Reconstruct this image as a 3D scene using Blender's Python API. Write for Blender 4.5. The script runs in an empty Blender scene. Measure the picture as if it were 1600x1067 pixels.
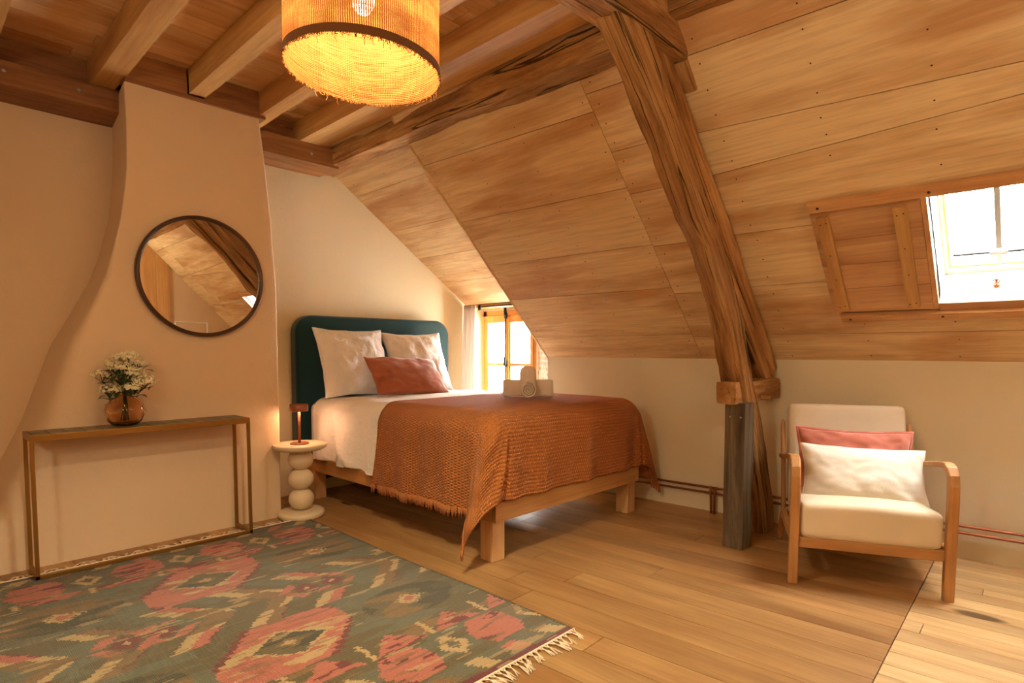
import bpy, math, random
from mathutils import Vector, Matrix, noise
random.seed(7)
PI = math.pi
COL = bpy.context.scene.collection
SC = bpy.context.scene

# ------------------------------------------------------------------ camera
cam_d = bpy.data.cameras.new('camera'); cam = bpy.data.objects.new('camera', cam_d); COL.objects.link(cam)
YAW, PITCH = math.radians(46.2), math.radians(3.3)
cam.location = (0, 0, 1.2)
cam.rotation_euler = (PI/2 - PITCH, 0, -YAW)
cam_d.sensor_width = 36; cam_d.lens = 915/1600*36
cam_d.shift_y = (600-533.5)/1600
cam_d.clip_start = 0.02
SC.camera = cam
# ------------------------------------------------------------------ view + world + lights
SC.view_settings.view_transform = 'Standard'; SC.view_settings.look = 'None'
SC.view_settings.exposure = 0.60; SC.view_settings.gamma = 1.0
SC.view_settings.use_curve_mapping = False
w = bpy.data.worlds.new('sky'); SC.world = w; w.use_nodes = True
wb = w.node_tree.nodes['Background']
wb.inputs[0].default_value = (1.0, 0.98, 0.94, 1); wb.inputs[1].default_value = 52.0

def point_light(name, loc, watts, col, r=0.04):
    d = bpy.data.lights.new(name, 'POINT'); d.energy = watts; d.color = col; d.shadow_soft_size = r
    o = bpy.data.objects.new(name, d); o.location = loc; COL.objects.link(o); return o
def spot_light(name, loc, target, watts, col, angle, blend=0.6, r=0.05):
    d = bpy.data.lights.new(name, 'SPOT'); d.energy = watts; d.color = col; d.shadow_soft_size = r
    d.spot_size = math.radians(angle); d.spot_blend = blend
    o = bpy.data.objects.new(name, d); o.location = loc; COL.objects.link(o)
    o.rotation_euler = (Vector(target)-Vector(loc)).to_track_quat('-Z', 'Y').to_euler(); return o
WARM = (1.0, 0.97, 0.66)
PEND = (1.04, 1.64)
point_light('pendant_bulb_light', (PEND[0], PEND[1], 2.29), 150, WARM, 0.09)
FILL = ((-1.15, .75, 2.05), (1.9, -1.0, 2.2))  # unseen: side lamp for console leg shadows and fill, rear one added as fill
point_light('unseen_fill_light', FILL[0], 36, (1.0, 0.96, 0.72), 0.12)
point_light('unseen_fill_light', FILL[1], 15, (1.0, 0.96, 0.72), 0.12)
point_light('table_lamp_light', (1.965, 4.0, 0.765), 3.4, (1.0, 0.56, 0.32), 0.03)

# ------------------------------------------------------------------ materials
def lin(c):
    return tuple(((v/255)/12.92 if v/255 <= .04045 else ((v/255+.055)/1.055)**2.4) for v in c)
class M:
    def __init__(s, name):
        s.m = bpy.data.materials.new(name); s.m.use_nodes = True
        s.nt = s.m.node_tree; s.b = s.nt.nodes['Principled BSDF']; s.out = s.nt.nodes['Material Output']
    def n(s, t, **kw):
        nd = s.nt.nodes.new(t)
        for k, v in kw.items(): setattr(nd, k, v)
        return nd
    def l(s, a, b): s.nt.links.new(a, b)
    def coord(s, kind='Object', scale=(1, 1, 1), island=False, rnd=True):
        tc = s.n('ShaderNodeTexCoord'); mp = s.n('ShaderNodeMapping'); mp.inputs['Scale'].default_value = scale
        src = tc.outputs[kind]
        if island or rnd:
            add = s.n('ShaderNodeVectorMath', operation='ADD'); cmb = s.n('ShaderNodeCombineXYZ')
            ml = s.n('ShaderNodeMath', operation='MULTIPLY'); ml.inputs[1].default_value = 37.0
            g = s.n('ShaderNodeNewGeometry').outputs['Random Per Island'] if island else s.n('ShaderNodeObjectInfo').outputs['Random']
            s.l(g, ml.inputs[0])
            for i in range(3): s.l(ml.outputs[0], cmb.inputs[i])
            s.l(src, add.inputs[0]); s.l(cmb.outputs[0], add.inputs[1]); src = add.outputs[0]
        s.l(src, mp.inputs[0]); return mp.outputs[0]
    def noise(s, vec, scale=5, detail=4, rough=.55, dist=0):
        nd = s.n('ShaderNodeTexNoise'); s.l(vec, nd.inputs['Vector'])
        nd.inputs['Scale'].default_value = scale; nd.inputs['Detail'].default_value = detail
        nd.inputs['Roughness'].default_value = rough; nd.inputs['Distortion'].default_value = dist
        return nd.outputs['Fac']
    def ramp(s, fac, stops):
        r = s.n('ShaderNodeValToRGB'); el = r.color_ramp.elements
        while len(el) < len(stops): el.new(.5)
        for e, (p, c) in zip(el, stops): e.position = p; e.color = (*c, 1)
        s.l(fac, r.inputs[0]); return r.outputs[0]
    def mix(s, fac, a, b, mode='MIX'):
        m = s.n('ShaderNodeMix', data_type='RGBA', blend_type=mode)
        if isinstance(fac, (int, float)): m.inputs[0].default_value = fac
        else: s.l(fac, m.inputs[0])
        for v, i in ((a, 6), (b, 7)):
            if isinstance(v, tuple): m.inputs[i].default_value = (*v, 1)
            else: s.l(v, m.inputs[i])
        return m.outputs[2]
    def math(s, op, a, b=None):
        m = s.n('ShaderNodeMath', operation=op)
        for v, i in ((a, 0), (b, 1)):
            if v is None: continue
            if isinstance(v, (int, float)): m.inputs[i].default_value = v
            else: s.l(v, m.inputs[i])
        return m.outputs[0]
    def bump(s, h, strength=.3, dist=.01):
        b = s.n('ShaderNodeBump'); b.inputs['Strength'].default_value = strength; b.inputs['Distance'].default_value = dist
        s.l(h, b.inputs['Height']); s.l(b.outputs[0], s.b.inputs['Normal'])
    def fin(s, col=None, rough=.6, metal=0, spec=.5, sheen=0):
        if col is not None:
            if isinstance(col, tuple): s.b.inputs['Base Color'].default_value = (*col, 1)
            else: s.l(col, s.b.inputs['Base Color'])
        if isinstance(rough, (int, float)): s.b.inputs['Roughness'].default_value = rough
        else: s.l(rough, s.b.inputs['Roughness'])
        s.b.inputs['Metallic'].default_value = metal
        s.b.inputs['Specular IOR Level'].default_value = spec
        if sheen: s.b.inputs['Sheen Weight'].default_value = sheen
        return s.m

def plain(name, c, rough=.6, metal=0, spec=.5, var=.12, bscale=0, bstr=.2, sheen=0):
    m = M(name); v = m.coord('Object')
    f = m.noise(v, 6, 5)
    col = m.mix(f, tuple(x*(1-var) for x in c), tuple(min(1, x*(1+var)) for x in c))
    if bscale: m.bump(m.noise(v, bscale, 3), bstr, .004)
    return m.fin(col, rough, metal, spec, sheen)

def wood(name, light, dark, along='Y', kind='Object', island=True, rough=.55, figure=3.5, grain=60, bstr=.15, knots=.35, band=.5, vary=.25, width=.14):
    """light/dark are sRGB 0..255; grain runs along the given axis"""
    m = M(name); L, D = lin(light), lin(dark)
    sc = {'X': (.16, 1, 1), 'Y': (1, .16, 1), 'Z': (1, 1, .16)}[along]
    v = m.coord(kind, sc, island=island)
    f1 = m.noise(v, figure, 3, .5, .6)
    f2 = m.noise(v, figure*4, 4, .6, .3)
    g = m.noise(m.coord(kind, tuple(a if a == 1 else .03 for a in sc), island=island), grain, 4, .65)
    fac = m.math('ADD', m.math('MULTIPLY', f1, .62), m.math('MULTIPLY', f2, .38))
    mid = tuple((a+b)/2 for a, b in zip(L, D))
    c = m.ramp(fac, [(band-width, L), (band, mid), (band+width, D)])
    c = m.mix(m.math('MULTIPLY', m.ramp(g, [(.42, (0, 0, 0)), (.7, (1, 1, 1))]), .35), c, tuple(x*.6 for x in D))
    if island:
        gi = m.n('ShaderNodeNewGeometry').outputs['Random Per Island']
    else: gi = m.n('ShaderNodeObjectInfo').outputs['Random']
    hv = m.n('ShaderNodeHueSaturation'); m.l(c, hv.inputs['Color'])
    m.l(m.math('ADD', m.math('MULTIPLY', gi, vary), 1-vary/2), hv.inputs['Value'])
    c = hv.outputs[0]
    if knots:
        vv = m.n('ShaderNodeTexVoronoi', feature='F1'); kv = m.coord(kind, tuple(1.9 if a == 1 else .75 for a in sc), island=island)
        m.l(kv, vv.inputs['Vector']); vv.inputs['Scale'].default_value = 1.0; vv.inputs['Randomness'].default_value = 1
        k = m.ramp(vv.outputs['Distance'], [(.035, (1, 1, 1)), (.085, (0, 0, 0))])
        c = m.mix(m.math('MULTIPLY', k, knots*1.6), c, tuple(x*.25 for x in D))
    m.bump(g, bstr, .004)
    return m.fin(c, rough, spec=.35)

WOODPANEL = wood('poplar_panel_boards', (240, 212, 164), (202, 156, 108), 'Y', figure=2.8, knots=.8, band=.52, vary=.08, width=.08)
WOODCEIL = wood('ceiling_boards', (240, 206, 156), (196, 142, 90), 'X', figure=3.2, knots=.3, vary=.2)
JOIST = wood('joist_wood', (222, 178, 112), (172, 120, 66), 'X', island=False, figure=2.2, vary=.15, bstr=.3)
PLATE = wood('wall_plate_wood', (176, 124, 74), (108, 64, 34), 'X', island=False, figure=3, vary=.1, bstr=.4)
FLOOR = wood('oak_floor_boards', (182, 140, 90), (136, 94, 54), 'Y', figure=3.0, rough=.36, knots=1.0, bstr=.12, vary=.35)
FLOORB = wood('pale_floor_boards', (212, 178, 128), (170, 130, 84), 'Y', figure=3.0, rough=.36, knots=1.0, bstr=.12, vary=.3)
BEDWOOD = wood('bed_pine', (214, 166, 104), (176, 118, 62), 'X', island=False, figure=3, knots=.3, vary=.08)
BEDWOODX = wood('bed_pine_rail', (206, 158, 98), (170, 112, 58), 'X', island=False, figure=3, knots=.3, vary=.08)
LEGWOOD = wood('bed_leg_wood', (228, 188, 136), (200, 150, 96), 'Z', island=False, figure=3, knots=.0, vary=.05)
CHAIRWOOD = wood('chair_ash', (202, 152, 96), (160, 108, 60), 'Z', island=False, figure=4, knots=0, vary=.05, rough=.42)
CHAIRWOODX = wood('chair_ash_rail', (202, 152, 96), (160, 108, 60), 'X', island=False, figure=4, knots=0, vary=.05, rough=.42)
SHUTWOOD = wood('shutter_boards', (208, 164, 116), (162, 114, 74), 'Y', figure=3.0, knots=.3, vary=.3)
RAILWOOD = wood('pale_batten', (226, 180, 126), (186, 134, 84), 'X', island=False, figure=3, knots=.3)
WINWOOD = wood('window_pine', (226, 168, 92), (188, 126, 58), 'Z', island=False, figure=4, knots=0, rough=.4)
MIRWOOD = wood('mirror_frame_wood', (112, 70, 40), (64, 38, 22), 'X', kind='UV', island=False, figure=5, knots=0, rough=.35)

def oldoak(name, kind='Object'):
    m = M(name); v = m.coord(kind, (.14, 1, 1)); v2 = m.coord(kind, (.05, 1, 1)); v3 = m.coord(kind, (.35, 1, 1))
    f = m.noise(v, 9, 8, .7, .35); g = m.noise(v2, 46, 6, .75, .2); big = m.noise(v3, 3.2, 4, .6)
    c = m.ramp(f, [(.34, lin((130, 90, 52))), (.47, lin((182, 134, 82))), (.60, lin((212, 166, 108))), (.78, lin((230, 190, 134)))])
    c = m.mix(m.math('MULTIPLY', m.ramp(g, [(.54, (0, 0, 0)), (.64, (1, 1, 1))]), .6), c, lin((92, 56, 28)))
    c = m.mix(m.math('MULTIPLY', m.ramp(big, [(.46, (0, 0, 0)), (.60, (1, 1, 1))]), .5), c, lin((138, 92, 56)))
    cr = m.noise(m.coord(kind, (.03, 1, 1)), 11, 3, .5, .6)
    crack = m.ramp(cr, [(.585, (0, 0, 0)), (.60, (1, 1, 1)), (.612, (1, 1, 1)), (.625, (0, 0, 0))])
    c = m.mix(m.math('MULTIPLY', crack, .85), c, lin((48, 28, 14)))
    h = m.math('SUBTRACT', m.math('ADD', m.math('MULTIPLY', f, .7), m.math('MULTIPLY', g, .5)), m.math('MULTIPLY', crack, .5))
    m.bump(h, .9, .035); return m.fin(c, .8, spec=.2)
OAK = oldoak('aged_oak'); OAKUV = oldoak('aged_oak_curved', 'UV')
def greyoak():
    m = M('grey_post_oak'); v = m.coord('Object', (1, 1, .08))
    f = m.noise(v, 14, 6, .7, .5)
    c = m.ramp(f, [(.3, lin((62, 50, 38))), (.5, lin((98, 84, 66))), (.72, lin((140, 124, 100)))])
    m.bump(f, .5, .01); return m.fin(c, .7, spec=.3)
GREYOAK = greyoak()

def plaster(name, c, bs=.25):
    m = M(name); v = m.coord('Object', rnd=False)
    a = m.noise(v, 1.1, 4, .55, .3); b = m.noise(v, 34, 4, .6); c2 = m.noise(v, 5, 4, .6)
    col = m.mix(a, tuple(x*.90 for x in lin(c)), lin(c))
    col = m.mix(m.math('MULTIPLY', m.ramp(c2, [(.58, (0, 0, 0)), (.74, (1, 1, 1))]), .3), col, tuple(x*.86 for x in lin(c)))
    m.bump(m.math('ADD', m.math('MULTIPLY', c2, .9), m.math('MULTIPLY', b, .25)), bs, .02)
    return m.fin(col, .85, spec=.2)
PLASTER = plaster('lime_plaster', (228, 200, 166))
PLASTERB = plaster('lime_plaster_brightened', (240, 224, 188))  # brighter look of the bed-side gable put into the plaster colour
PLASTERW = plaster('white_plaster', (238, 226, 198))

def fabric(name, c, weave=900, rough=.9, bstr=.3, wrinkle=.5, sheen=.2, var=.08, wscale=5):
    m = M(name); v = m.coord('Object')
    a = m.noise(v, wscale, 4, .55, .5); th = m.noise(v, weave/4, 2)
    col = m.mix(a, tuple(x*(1-var) for x in lin(c)), tuple(min(1, x*(1+var)) for x in lin(c)))
    m.bump(m.math('ADD', m.math('MULTIPLY', a, wrinkle), m.math('MULTIPLY', th, .06)), bstr, .03)
    return m.fin(col, rough, spec=.15, sheen=sheen)
LINEN = fabric('white_bed_linen', (236, 228, 220), wrinkle=1.0, bstr=.6, wscale=7)
PILLOWW = fabric('white_pillowcase', (238, 231, 224), wrinkle=1.0, bstr=.6, wscale=8)
CREAM = fabric('cream_upholstery', (226, 208, 180), bstr=.2, wrinkle=.15)
CREAMP = fabric('ivory_cushion', (238, 232, 218), bstr=.3, wrinkle=.5)
RUST = fabric('rust_velvet', (164, 92, 64), bstr=.3, wrinkle=.6, sheen=.6, var=.2)
ROSE = fabric('dusty_rose_velvet', (190, 112, 94), bstr=.3, wrinkle=.6, sheen=.6, var=.15)
TEAL = fabric('teal_velvet', (12, 48, 48), bstr=.1, wrinkle=.2, sheen=.35, var=.2)
CURT = fabric('grey_curtain_linen', (222, 214, 206), bstr=.25, wrinkle=.2, var=.06)
TOWEL = fabric('white_towelling', (236, 224, 212), bstr=.6, wrinkle=.1, weave=500)
GOLD = plain('brass_painted_metal', lin((150, 108, 48)), .38, .7)
TILE = plain('slate_green_tile', lin((98, 92, 70)), .35, var=.25, spec=.4)
BLACKM = plain('blackened_steel', (.02, .02, .02), .4, .6)
COPPER = plain('copper_pipe', lin((162, 104, 76)), .38, 1.0)
LAMPM = plain('terracotta_lamp_metal', lin((150, 88, 56)), .4, .3)
STANDM = plain('cream_stained_wood', lin((222, 200, 166)), .5, var=.06)
SCREW = plain('dark_screw', (.035, .022, .015), .5, .3)
STEEL = plain('galvanised_steel', (.42, .42, .40), .4, .9)
GREYPAINT = plain('grey_curtain_rail', (.10, .09, .085), .4, .5)
WHITEP = plain('white_painted_frame', (.8, .78, .72), .5, var=.03)
LEAF = plain('dark_leaf', lin((44, 66, 32)), .45, var=.4)
STEMG = plain('green_stem', lin((70, 88, 44)), .5, var=.2)
PETAL = plain('cream_petal', lin((246, 238, 200)), .6, var=.1)
POLLEN = plain('yellow_pollen', lin((206, 178, 70)), .6, var=.2)
FRINGE = plain('rug_cotton_fringe', lin((232, 206, 176)), .9, var=.1)
EDGE = plain('dark_gap', (.02, .012, .008), .9)

def brick():
    m = M('exposed_brick'); tc = m.n('ShaderNodeTexCoord')
    b = m.n('ShaderNodeTexBrick'); mp = m.n('ShaderNodeMapping'); mp.inputs['Rotation'].default_value = (PI/2, 0, 0)
    m.l(tc.outputs['Object'], mp.inputs[0]); m.l(mp.outputs[0], b.inputs['Vector'])
    b.inputs['Scale'].default_value = 5; b.inputs['Color1'].default_value = (*lin((150, 84, 54)), 1)
    b.inputs['Color2'].default_value = (*lin((112, 62, 42)), 1); b.inputs['Mortar'].default_value = (*lin((170, 146, 114)), 1)
    b.inputs['Mortar Size'].default_value = .06
    f = m.noise(tc.outputs['Object'], 16, 5, .7)
    c = m.mix(m.ramp(f, [(.46, (0, 0, 0)), (.54, (1, 1, 1))]), b.outputs[0], lin((186, 160, 128)))
    m.bump(f, .8, .03); return m.fin(c, .9)
BRICK = brick()

def mirror_mat():
    m = M('mirror_glass'); return m.fin((.93, .92, .90), .01, 1.0)
MIRROR = mirror_mat()
def glass(name, col, rough=0.0, thin=False):
    m = M(name)
    if thin:
        t = m.n('ShaderNodeBsdfTransparent'); g = m.n('ShaderNodeBsdfGlossy'); g.inputs['Roughness'].default_value = .02
        mx = m.n('ShaderNodeMixShader'); mx.inputs[0].default_value = .05
        t.inputs[0].default_value = (*col, 1)
        m.l(t.outputs[0], mx.inputs[1]); m.l(g.outputs[0], mx.inputs[2]); m.l(mx.outputs[0], m.out.inputs[0])
        return m.m
    m.b.inputs['Transmission Weight'].default_value = 1; m.b.inputs['IOR'].default_value = 1.45
    return m.fin(col, rough)
PANE = glass('window_glass', (.95, .96, .95), thin=True)
AMBER = glass('amber_glass', lin((252, 222, 184)), .02)
def emit(name, col, s):
    m = M(name); e = m.n('ShaderNodeEmission'); e.inputs[0].default_value = (*col, 1); e.inputs[1].default_value = s
    m.l(e.outputs[0], m.out.inputs[0]); return m.m
BULB = emit('lit_bulb', (1, .72, .4), 60)
LED = emit('lit_led_ring', (1, .62, .32), 14)

def jute():
    m = M('jute_lampshade'); v = m.coord('UV', rnd=False)
    sx = m.n('ShaderNodeSeparateXYZ'); m.l(v, sx.inputs[0])
    wob = m.noise(v, 9, 3, .6)
    u = m.math('ADD', sx.outputs[0], m.math('MULTIPLY', wob, .004))
    vert = m.math('SINE', m.math('MULTIPLY', u, 2*PI*240))
    hz = m.math('SINE', m.math('MULTIPLY', sx.outputs[1], 2*PI*75))
    th = m.noise(m.coord('UV', (1, 14, 1), rnd=False), 10, 5, .7)
    patch = m.noise(m.coord('UV', (1, .6, 1), rnd=False), 14, 4, .6)
    cover = m.math('ADD', m.math('MULTIPLY', vert, .30), m.math('MULTIPLY', m.math('ADD', th, patch), 1.0))
    a = m.ramp(cover, [(.72, (0, 0, 0)), (1.0, (1, 1, 1))])
    col = m.mix(m.ramp(th, [(.35, (0, 0, 0)), (.65, (1, 1, 1))]), lin((78, 36, 12)), lin((112, 62, 28)))
    d = m.n('ShaderNodeBsdfDiffuse'); t = m.n('ShaderNodeBsdfTranslucent'); m.l(col, d.inputs[0]); m.l(col, t.inputs[0])
    mx = m.n('ShaderNodeMixShader'); m.l(m.ramp(cover, [(.70, (.55, .55, .55)), (.98, (.10, .10, .10))]), mx.inputs[0])
    m.l(d.outputs[0], mx.inputs[1]); m.l(t.outputs[0], mx.inputs[2])
    bp = m.n('ShaderNodeBump'); bp.inputs['Strength'].default_value = .7; bp.inputs['Distance'].default_value = .004
    m.l(m.math('ADD', vert, m.math('MULTIPLY', hz, .6)), bp.inputs['Height']); m.l(bp.outputs[0], d.inputs['Normal'])
    tr = m.n('ShaderNodeBsdfTransparent'); m2 = m.n('ShaderNodeMixShader')
    op = m.math('ADD', m.math('MULTIPLY', a, .10), .90)
    m.l(op, m2.inputs[0]); m.l(tr.outputs[0], m2.inputs[1]); m.l(mx.outputs[0], m2.inputs[2]); m.l(m2.outputs[0], m.out.inputs[0])
    return m.m
JUTE = jute()
HEM = fabric('jute_hem_band', (104, 64, 30), wrinkle=.1, bstr=.5)

def waffle():
    m = M('rust_waffle_knit'); v = m.coord('UV', rnd=False); sx = m.n('ShaderNodeSeparateXYZ'); m.l(v, sx.inputs[0])
    nz = m.noise(v, 3, 3)
    x = m.math('MULTIPLY', m.math('ADD', sx.outputs[0], m.math('MULTIPLY', nz, .02)), 2*PI/.017)
    y = m.math('MULTIPLY', sx.outputs[1], 2*PI/.022)
    row = m.math('FLOOR', m.math('MULTIPLY', sx.outputs[1], 1/.022))
    x = m.math('ADD', x, m.math('MULTIPLY', row, PI))
    h = m.math('MULTIPLY', m.math('ADD', m.math('SINE', x), 1), m.math('ADD', m.math('SINE', y), 1))
    f = m.noise(v, 5, 4)
    c = m.mix(f, lin((162, 94, 46)), lin((190, 116, 60)))
    h2 = m.math('ADD', h, m.math('MULTIPLY', m.noise(v, 160, 3), .8))
    m.bump(h2, .65, .006)
    return m.fin(c, .95, spec=.05, sheen=.1)
WAFFLE = waffle()
def rugmat():
    m = M('kilim_wool'); at = m.n('ShaderNodeAttribute', attribute_name='weave')
    v = m.coord('Object', (1, 1, 1), rnd=False)
    st = m.noise(m.coord('Object', (1, 14, 1), rnd=False), 22, 4, .7); fine = m.noise(v, 190, 2)
    hv = m.n('ShaderNodeHueSaturation'); m.l(at.outputs[0], hv.inputs['Color'])
    m.l(m.math('ADD', m.math('MULTIPLY', m.math('ADD', st, m.math('MULTIPLY', fine, .5)), .8), .36), hv.inputs['Value'])
    sx = m.n('ShaderNodeSeparateXYZ'); m.l(v, sx.inputs[0])
    rib = m.math('SINE', m.math('MULTIPLY', sx.outputs[0], 2*PI/.0065))
    rib2 = m.math('SINE', m.math('MULTIPLY', m.math('ADD', sx.outputs[1], m.math('MULTIPLY', sx.outputs[0], .5)), 2*PI/.009))
    m.bump(m.math('ADD', m.math('ADD', rib, rib2), fine), .8, .003)
    return m.fin(hv.outputs[0], .95, spec=.1, sheen=.2)
RUGM = rugmat()

# ------------------------------------------------------------------ object helpers
WM = {}
def link(o, parent=None, mw=None):
    mw = mw or Matrix.Identity(4)
    COL.objects.link(o)
    if parent is not None:
        o.parent = parent; o.matrix_basis = WM[parent.name].inverted() @ mw
    else: o.matrix_basis = mw
    WM[o.name] = mw; return o
def tag(o, label=None, cat=None, group=None, kind=None):
    if label: o['label'] = label
    if cat: o['category'] = cat
    if group: o['group'] = group
    if kind: o['kind'] = kind
    return o
def thing(name, label, cat, loc=(0, 0, 0), rz=0, group=None):
    o = bpy.data.objects.new(name, None); o.empty_display_size = .1
    link(o, None, Matrix.Translation(loc) @ Matrix.Rotation(rz, 4, 'Z')); return tag(o, label, cat, group)
class MB:
    """collects geometry; coordinates are world unless a matrix is given to build"""
    def __init__(s): s.v = []; s.f = []; s.uv = {}; s.mi = []; s.mode = 0
    def add(s, vs, fs, uvs=None, mi=0):
        b = len(s.v); s.v += [Vector(p) for p in vs]
        for k, f in enumerate(fs):
            s.f.append(tuple(b+i for i in f)); s.mi.append(mi)
            if uvs: s.uv[len(s.f)-1] = [uvs[i] for i in f]
    def box(s, a, b, mi=0, m=None):
        x0, y0, z0 = [min(p, q) for p, q in zip(a, b)]; x1, y1, z1 = [max(p, q) for p, q in zip(a, b)]
        vs = [(x0,y0,z0),(x1,y0,z0),(x1,y1,z0),(x0,y1,z0),(x0,y0,z1),(x1,y0,z1),(x1,y1,z1),(x0,y1,z1)]
        if m: vs = [m @ Vector(p) for p in vs]
        s.add(vs, [(3,2,1,0),(4,5,6,7),(0,1,5,4),(1,2,6,5),(2,3,7,6),(3,0,4,7)], mi=mi)
    def prism(s, poly, off, mi=0):
        """poly: list of 3d points (planar), off: extrusion vector"""
        n = len(poly); off = Vector(off); a = [Vector(p) for p in poly]; b = [p+off for p in a]
        s.add(a+b, [tuple(range(n))[::-1], tuple(range(n, 2*n))]+[(i, (i+1) % n, n+(i+1) % n, n+i) for i in range(n)], mi=mi)
    def grid(s, nu, nv, fn, closed_u=False, uvfn=None, mi=0):
        vs = []; uvs = []
        for j in range(nv+1):
            for i in range(nu+(0 if closed_u else 1)):
                vs.append(fn(i/nu, j/nv)); uvs.append(uvfn(i/nu, j/nv) if uvfn else (i/nu, j/nv))
        W = nu if closed_u else nu+1; fs = []; b = len(s.v); s.v += [Vector(p) for p in vs]
        for j in range(nv):
            for i in range(nu):
                i2 = (i+1) % W
                s.f.append((b+j*W+i, b+j*W+i2, b+(j+1)*W+i2, b+(j+1)*W+i)); s.mi.append(mi)
                q = [(i, j), (i+1, j), (i+1, j+1), (i, j+1)]
                s.uv[len(s.f)-1] = [(uvfn(a/nu, c/nv) if uvfn else (a/nu, c/nv)) for a, c in q]
    def lathe(s, prof, c=(0, 0, 0), n=32, rib=0, ribn=0, mi=0):
        """prof [(r,z)]"""
        b = len(s.v)
        for r, z in prof:
            for i in range(n):
                t = 2*PI*i/n; rr = r*(1+rib*math.cos(ribn*t+z*30)) if rib else r
                s.v.append(Vector((c[0]+rr*math.cos(t), c[1]+rr*math.sin(t), c[2]+z)))
        for j in range(len(prof)-1):
            for i in range(n):
                s.f.append((b+j*n+i, b+j*n+(i+1) % n, b+(j+1)*n+(i+1) % n, b+(j+1)*n+i)); s.mi.append(mi)
    def tube(s, pts, r, n=8, caps=True, mi=0):
        pts = [Vector(p) for p in pts]; b = len(s.v); N = len(pts); up = None
        for k, p in enumerate(pts):
            d = (pts[min(k+1, N-1)]-pts[max(k-1, 0)]).normalized()
            if up is None:
                up = d.orthogonal().normalized()
            else: up = (up-d*up.dot(d)).normalized()
            sd = d.cross(up); rr = r[k] if isinstance(r, (list, tuple)) else r
            for i in range(n):
                t = 2*PI*i/n; s.v.append(p+up*rr*math.cos(t)+sd*rr*math.sin(t))
        for k in range(N-1):
            for i in range(n):
                s.f.append((b+k*n+i, b+k*n+(i+1) % n, b+(k+1)*n+(i+1) % n, b+(k+1)*n+i)); s.mi.append(mi)
        if caps:
            s.f.append(tuple(b+i for i in range(n))[::-1]); s.mi.append(mi)
            s.f.append(tuple(b+(N-1)*n+i for i in range(n))); s.mi.append(mi)
    def sweep(s, pts, w, h, side=(1, 0, 0), mi=0, rnd=.0):
        """rectangular section along pts; side = width axis; chamfered corners"""
        pts = [Vector(p) for p in pts]; b = len(s.v); N = len(pts); sd = Vector(side).normalized(); c = rnd or min(min(w) if isinstance(w, (list, tuple)) else w, min(h) if isinstance(h, (list, tuple)) else h)*.18
        L = 0; n = 8; Ls = []
        for k, p in enumerate(pts):
            if k: L += (p-pts[k-1]).length
            Ls.append(L)
            d = (pts[min(k+1, N-1)]-pts[max(k-1, 0)]).normalized(); up = sd.cross(d).normalized()
            ww = (w[k] if isinstance(w, (list, tuple)) else w)/2; hh = (h[k] if isinstance(h, (list, tuple)) else h)/2
            for (x, y) in ((-ww+c, -hh), (ww-c, -hh), (ww, -hh+c), (ww, hh-c), (ww-c, hh), (-ww+c, hh), (-ww, hh-c), (-ww, -hh+c)):
                s.v.append(p+sd*x+up*y)
        for k in range(N-1):
            for i in range(n):
                s.f.append((b+k*n+i, b+k*n+(i+1) % n, b+(k+1)*n+(i+1) % n, b+(k+1)*n+i)); s.mi.append(mi)
                s.uv[len(s.f)-1] = [(Ls[k], i*.04), (Ls[k], (i+1)*.04), (Ls[k+1], (i+1)*.04), (Ls[k+1], i*.04)]
        s.f.append(tuple(b+i for i in range(n))[::-1]); s.mi.append(mi)
        s.f.append(tuple(b+(N-1)*n+i for i in range(n))); s.mi.append(mi)
    def build(s, name, mat, parent=None, smooth=False, mw=None, local=False, bevel=0, subsurf=0, solid=0, origin=None, autosm=None):
        """vertices are world coords; stored relative to mw (or parent's frame, or origin). local=True: already in mw's frame"""
        if mw is None:
            if origin is not None: mw = Matrix.Translation(origin)
            elif parent is not None: mw = WM[parent.name].copy()
            else:
                xs = [p.x for p in s.v]; ys = [p.y for p in s.v]; zs = [p.z for p in s.v]
                mw = Matrix.Translation(((min(xs)+max(xs))/2, (min(ys)+max(ys))/2, min(zs)))
        me = bpy.data.meshes.new(name)
        inv = mw.inverted()
        vs = s.v if local else [inv @ p for p in s.v]
        me.from_pydata([tuple(p) for p in vs], [], s.f)
        for mt in (mat if isinstance(mat, (list, tuple)) else [mat]): me.materials.append(mt)
        if s.uv:
            ul = me.uv_layers.new(name='UVMap')
            for i, p in enumerate(me.polygons):
                u = s.uv.get(i)
                if u:
                    for li, q in zip(p.loop_indices, u): ul.data[li].uv = q
        for p, mi in zip(me.polygons, s.mi): p.material_index = mi; p.use_smooth = smooth
        me.update()
        o = bpy.data.objects.new(name, me); link(o, parent, mw)
        if solid:
            md = o.modifiers.new('solid', 'SOLIDIFY'); md.thickness = solid; md.offset = -1
        if bevel:
            md = o.modifiers.new('bevel', 'BEVEL'); md.width = bevel; md.segments = 2; md.limit_method = 'ANGLE'
        if subsurf:
            md = o.modifiers.new('sub', 'SUBSURF'); md.levels = subsurf; md.render_levels = subsurf
        return o
def nz(p, s=1.0): return noise.noise(Vector(p)*s)

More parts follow.
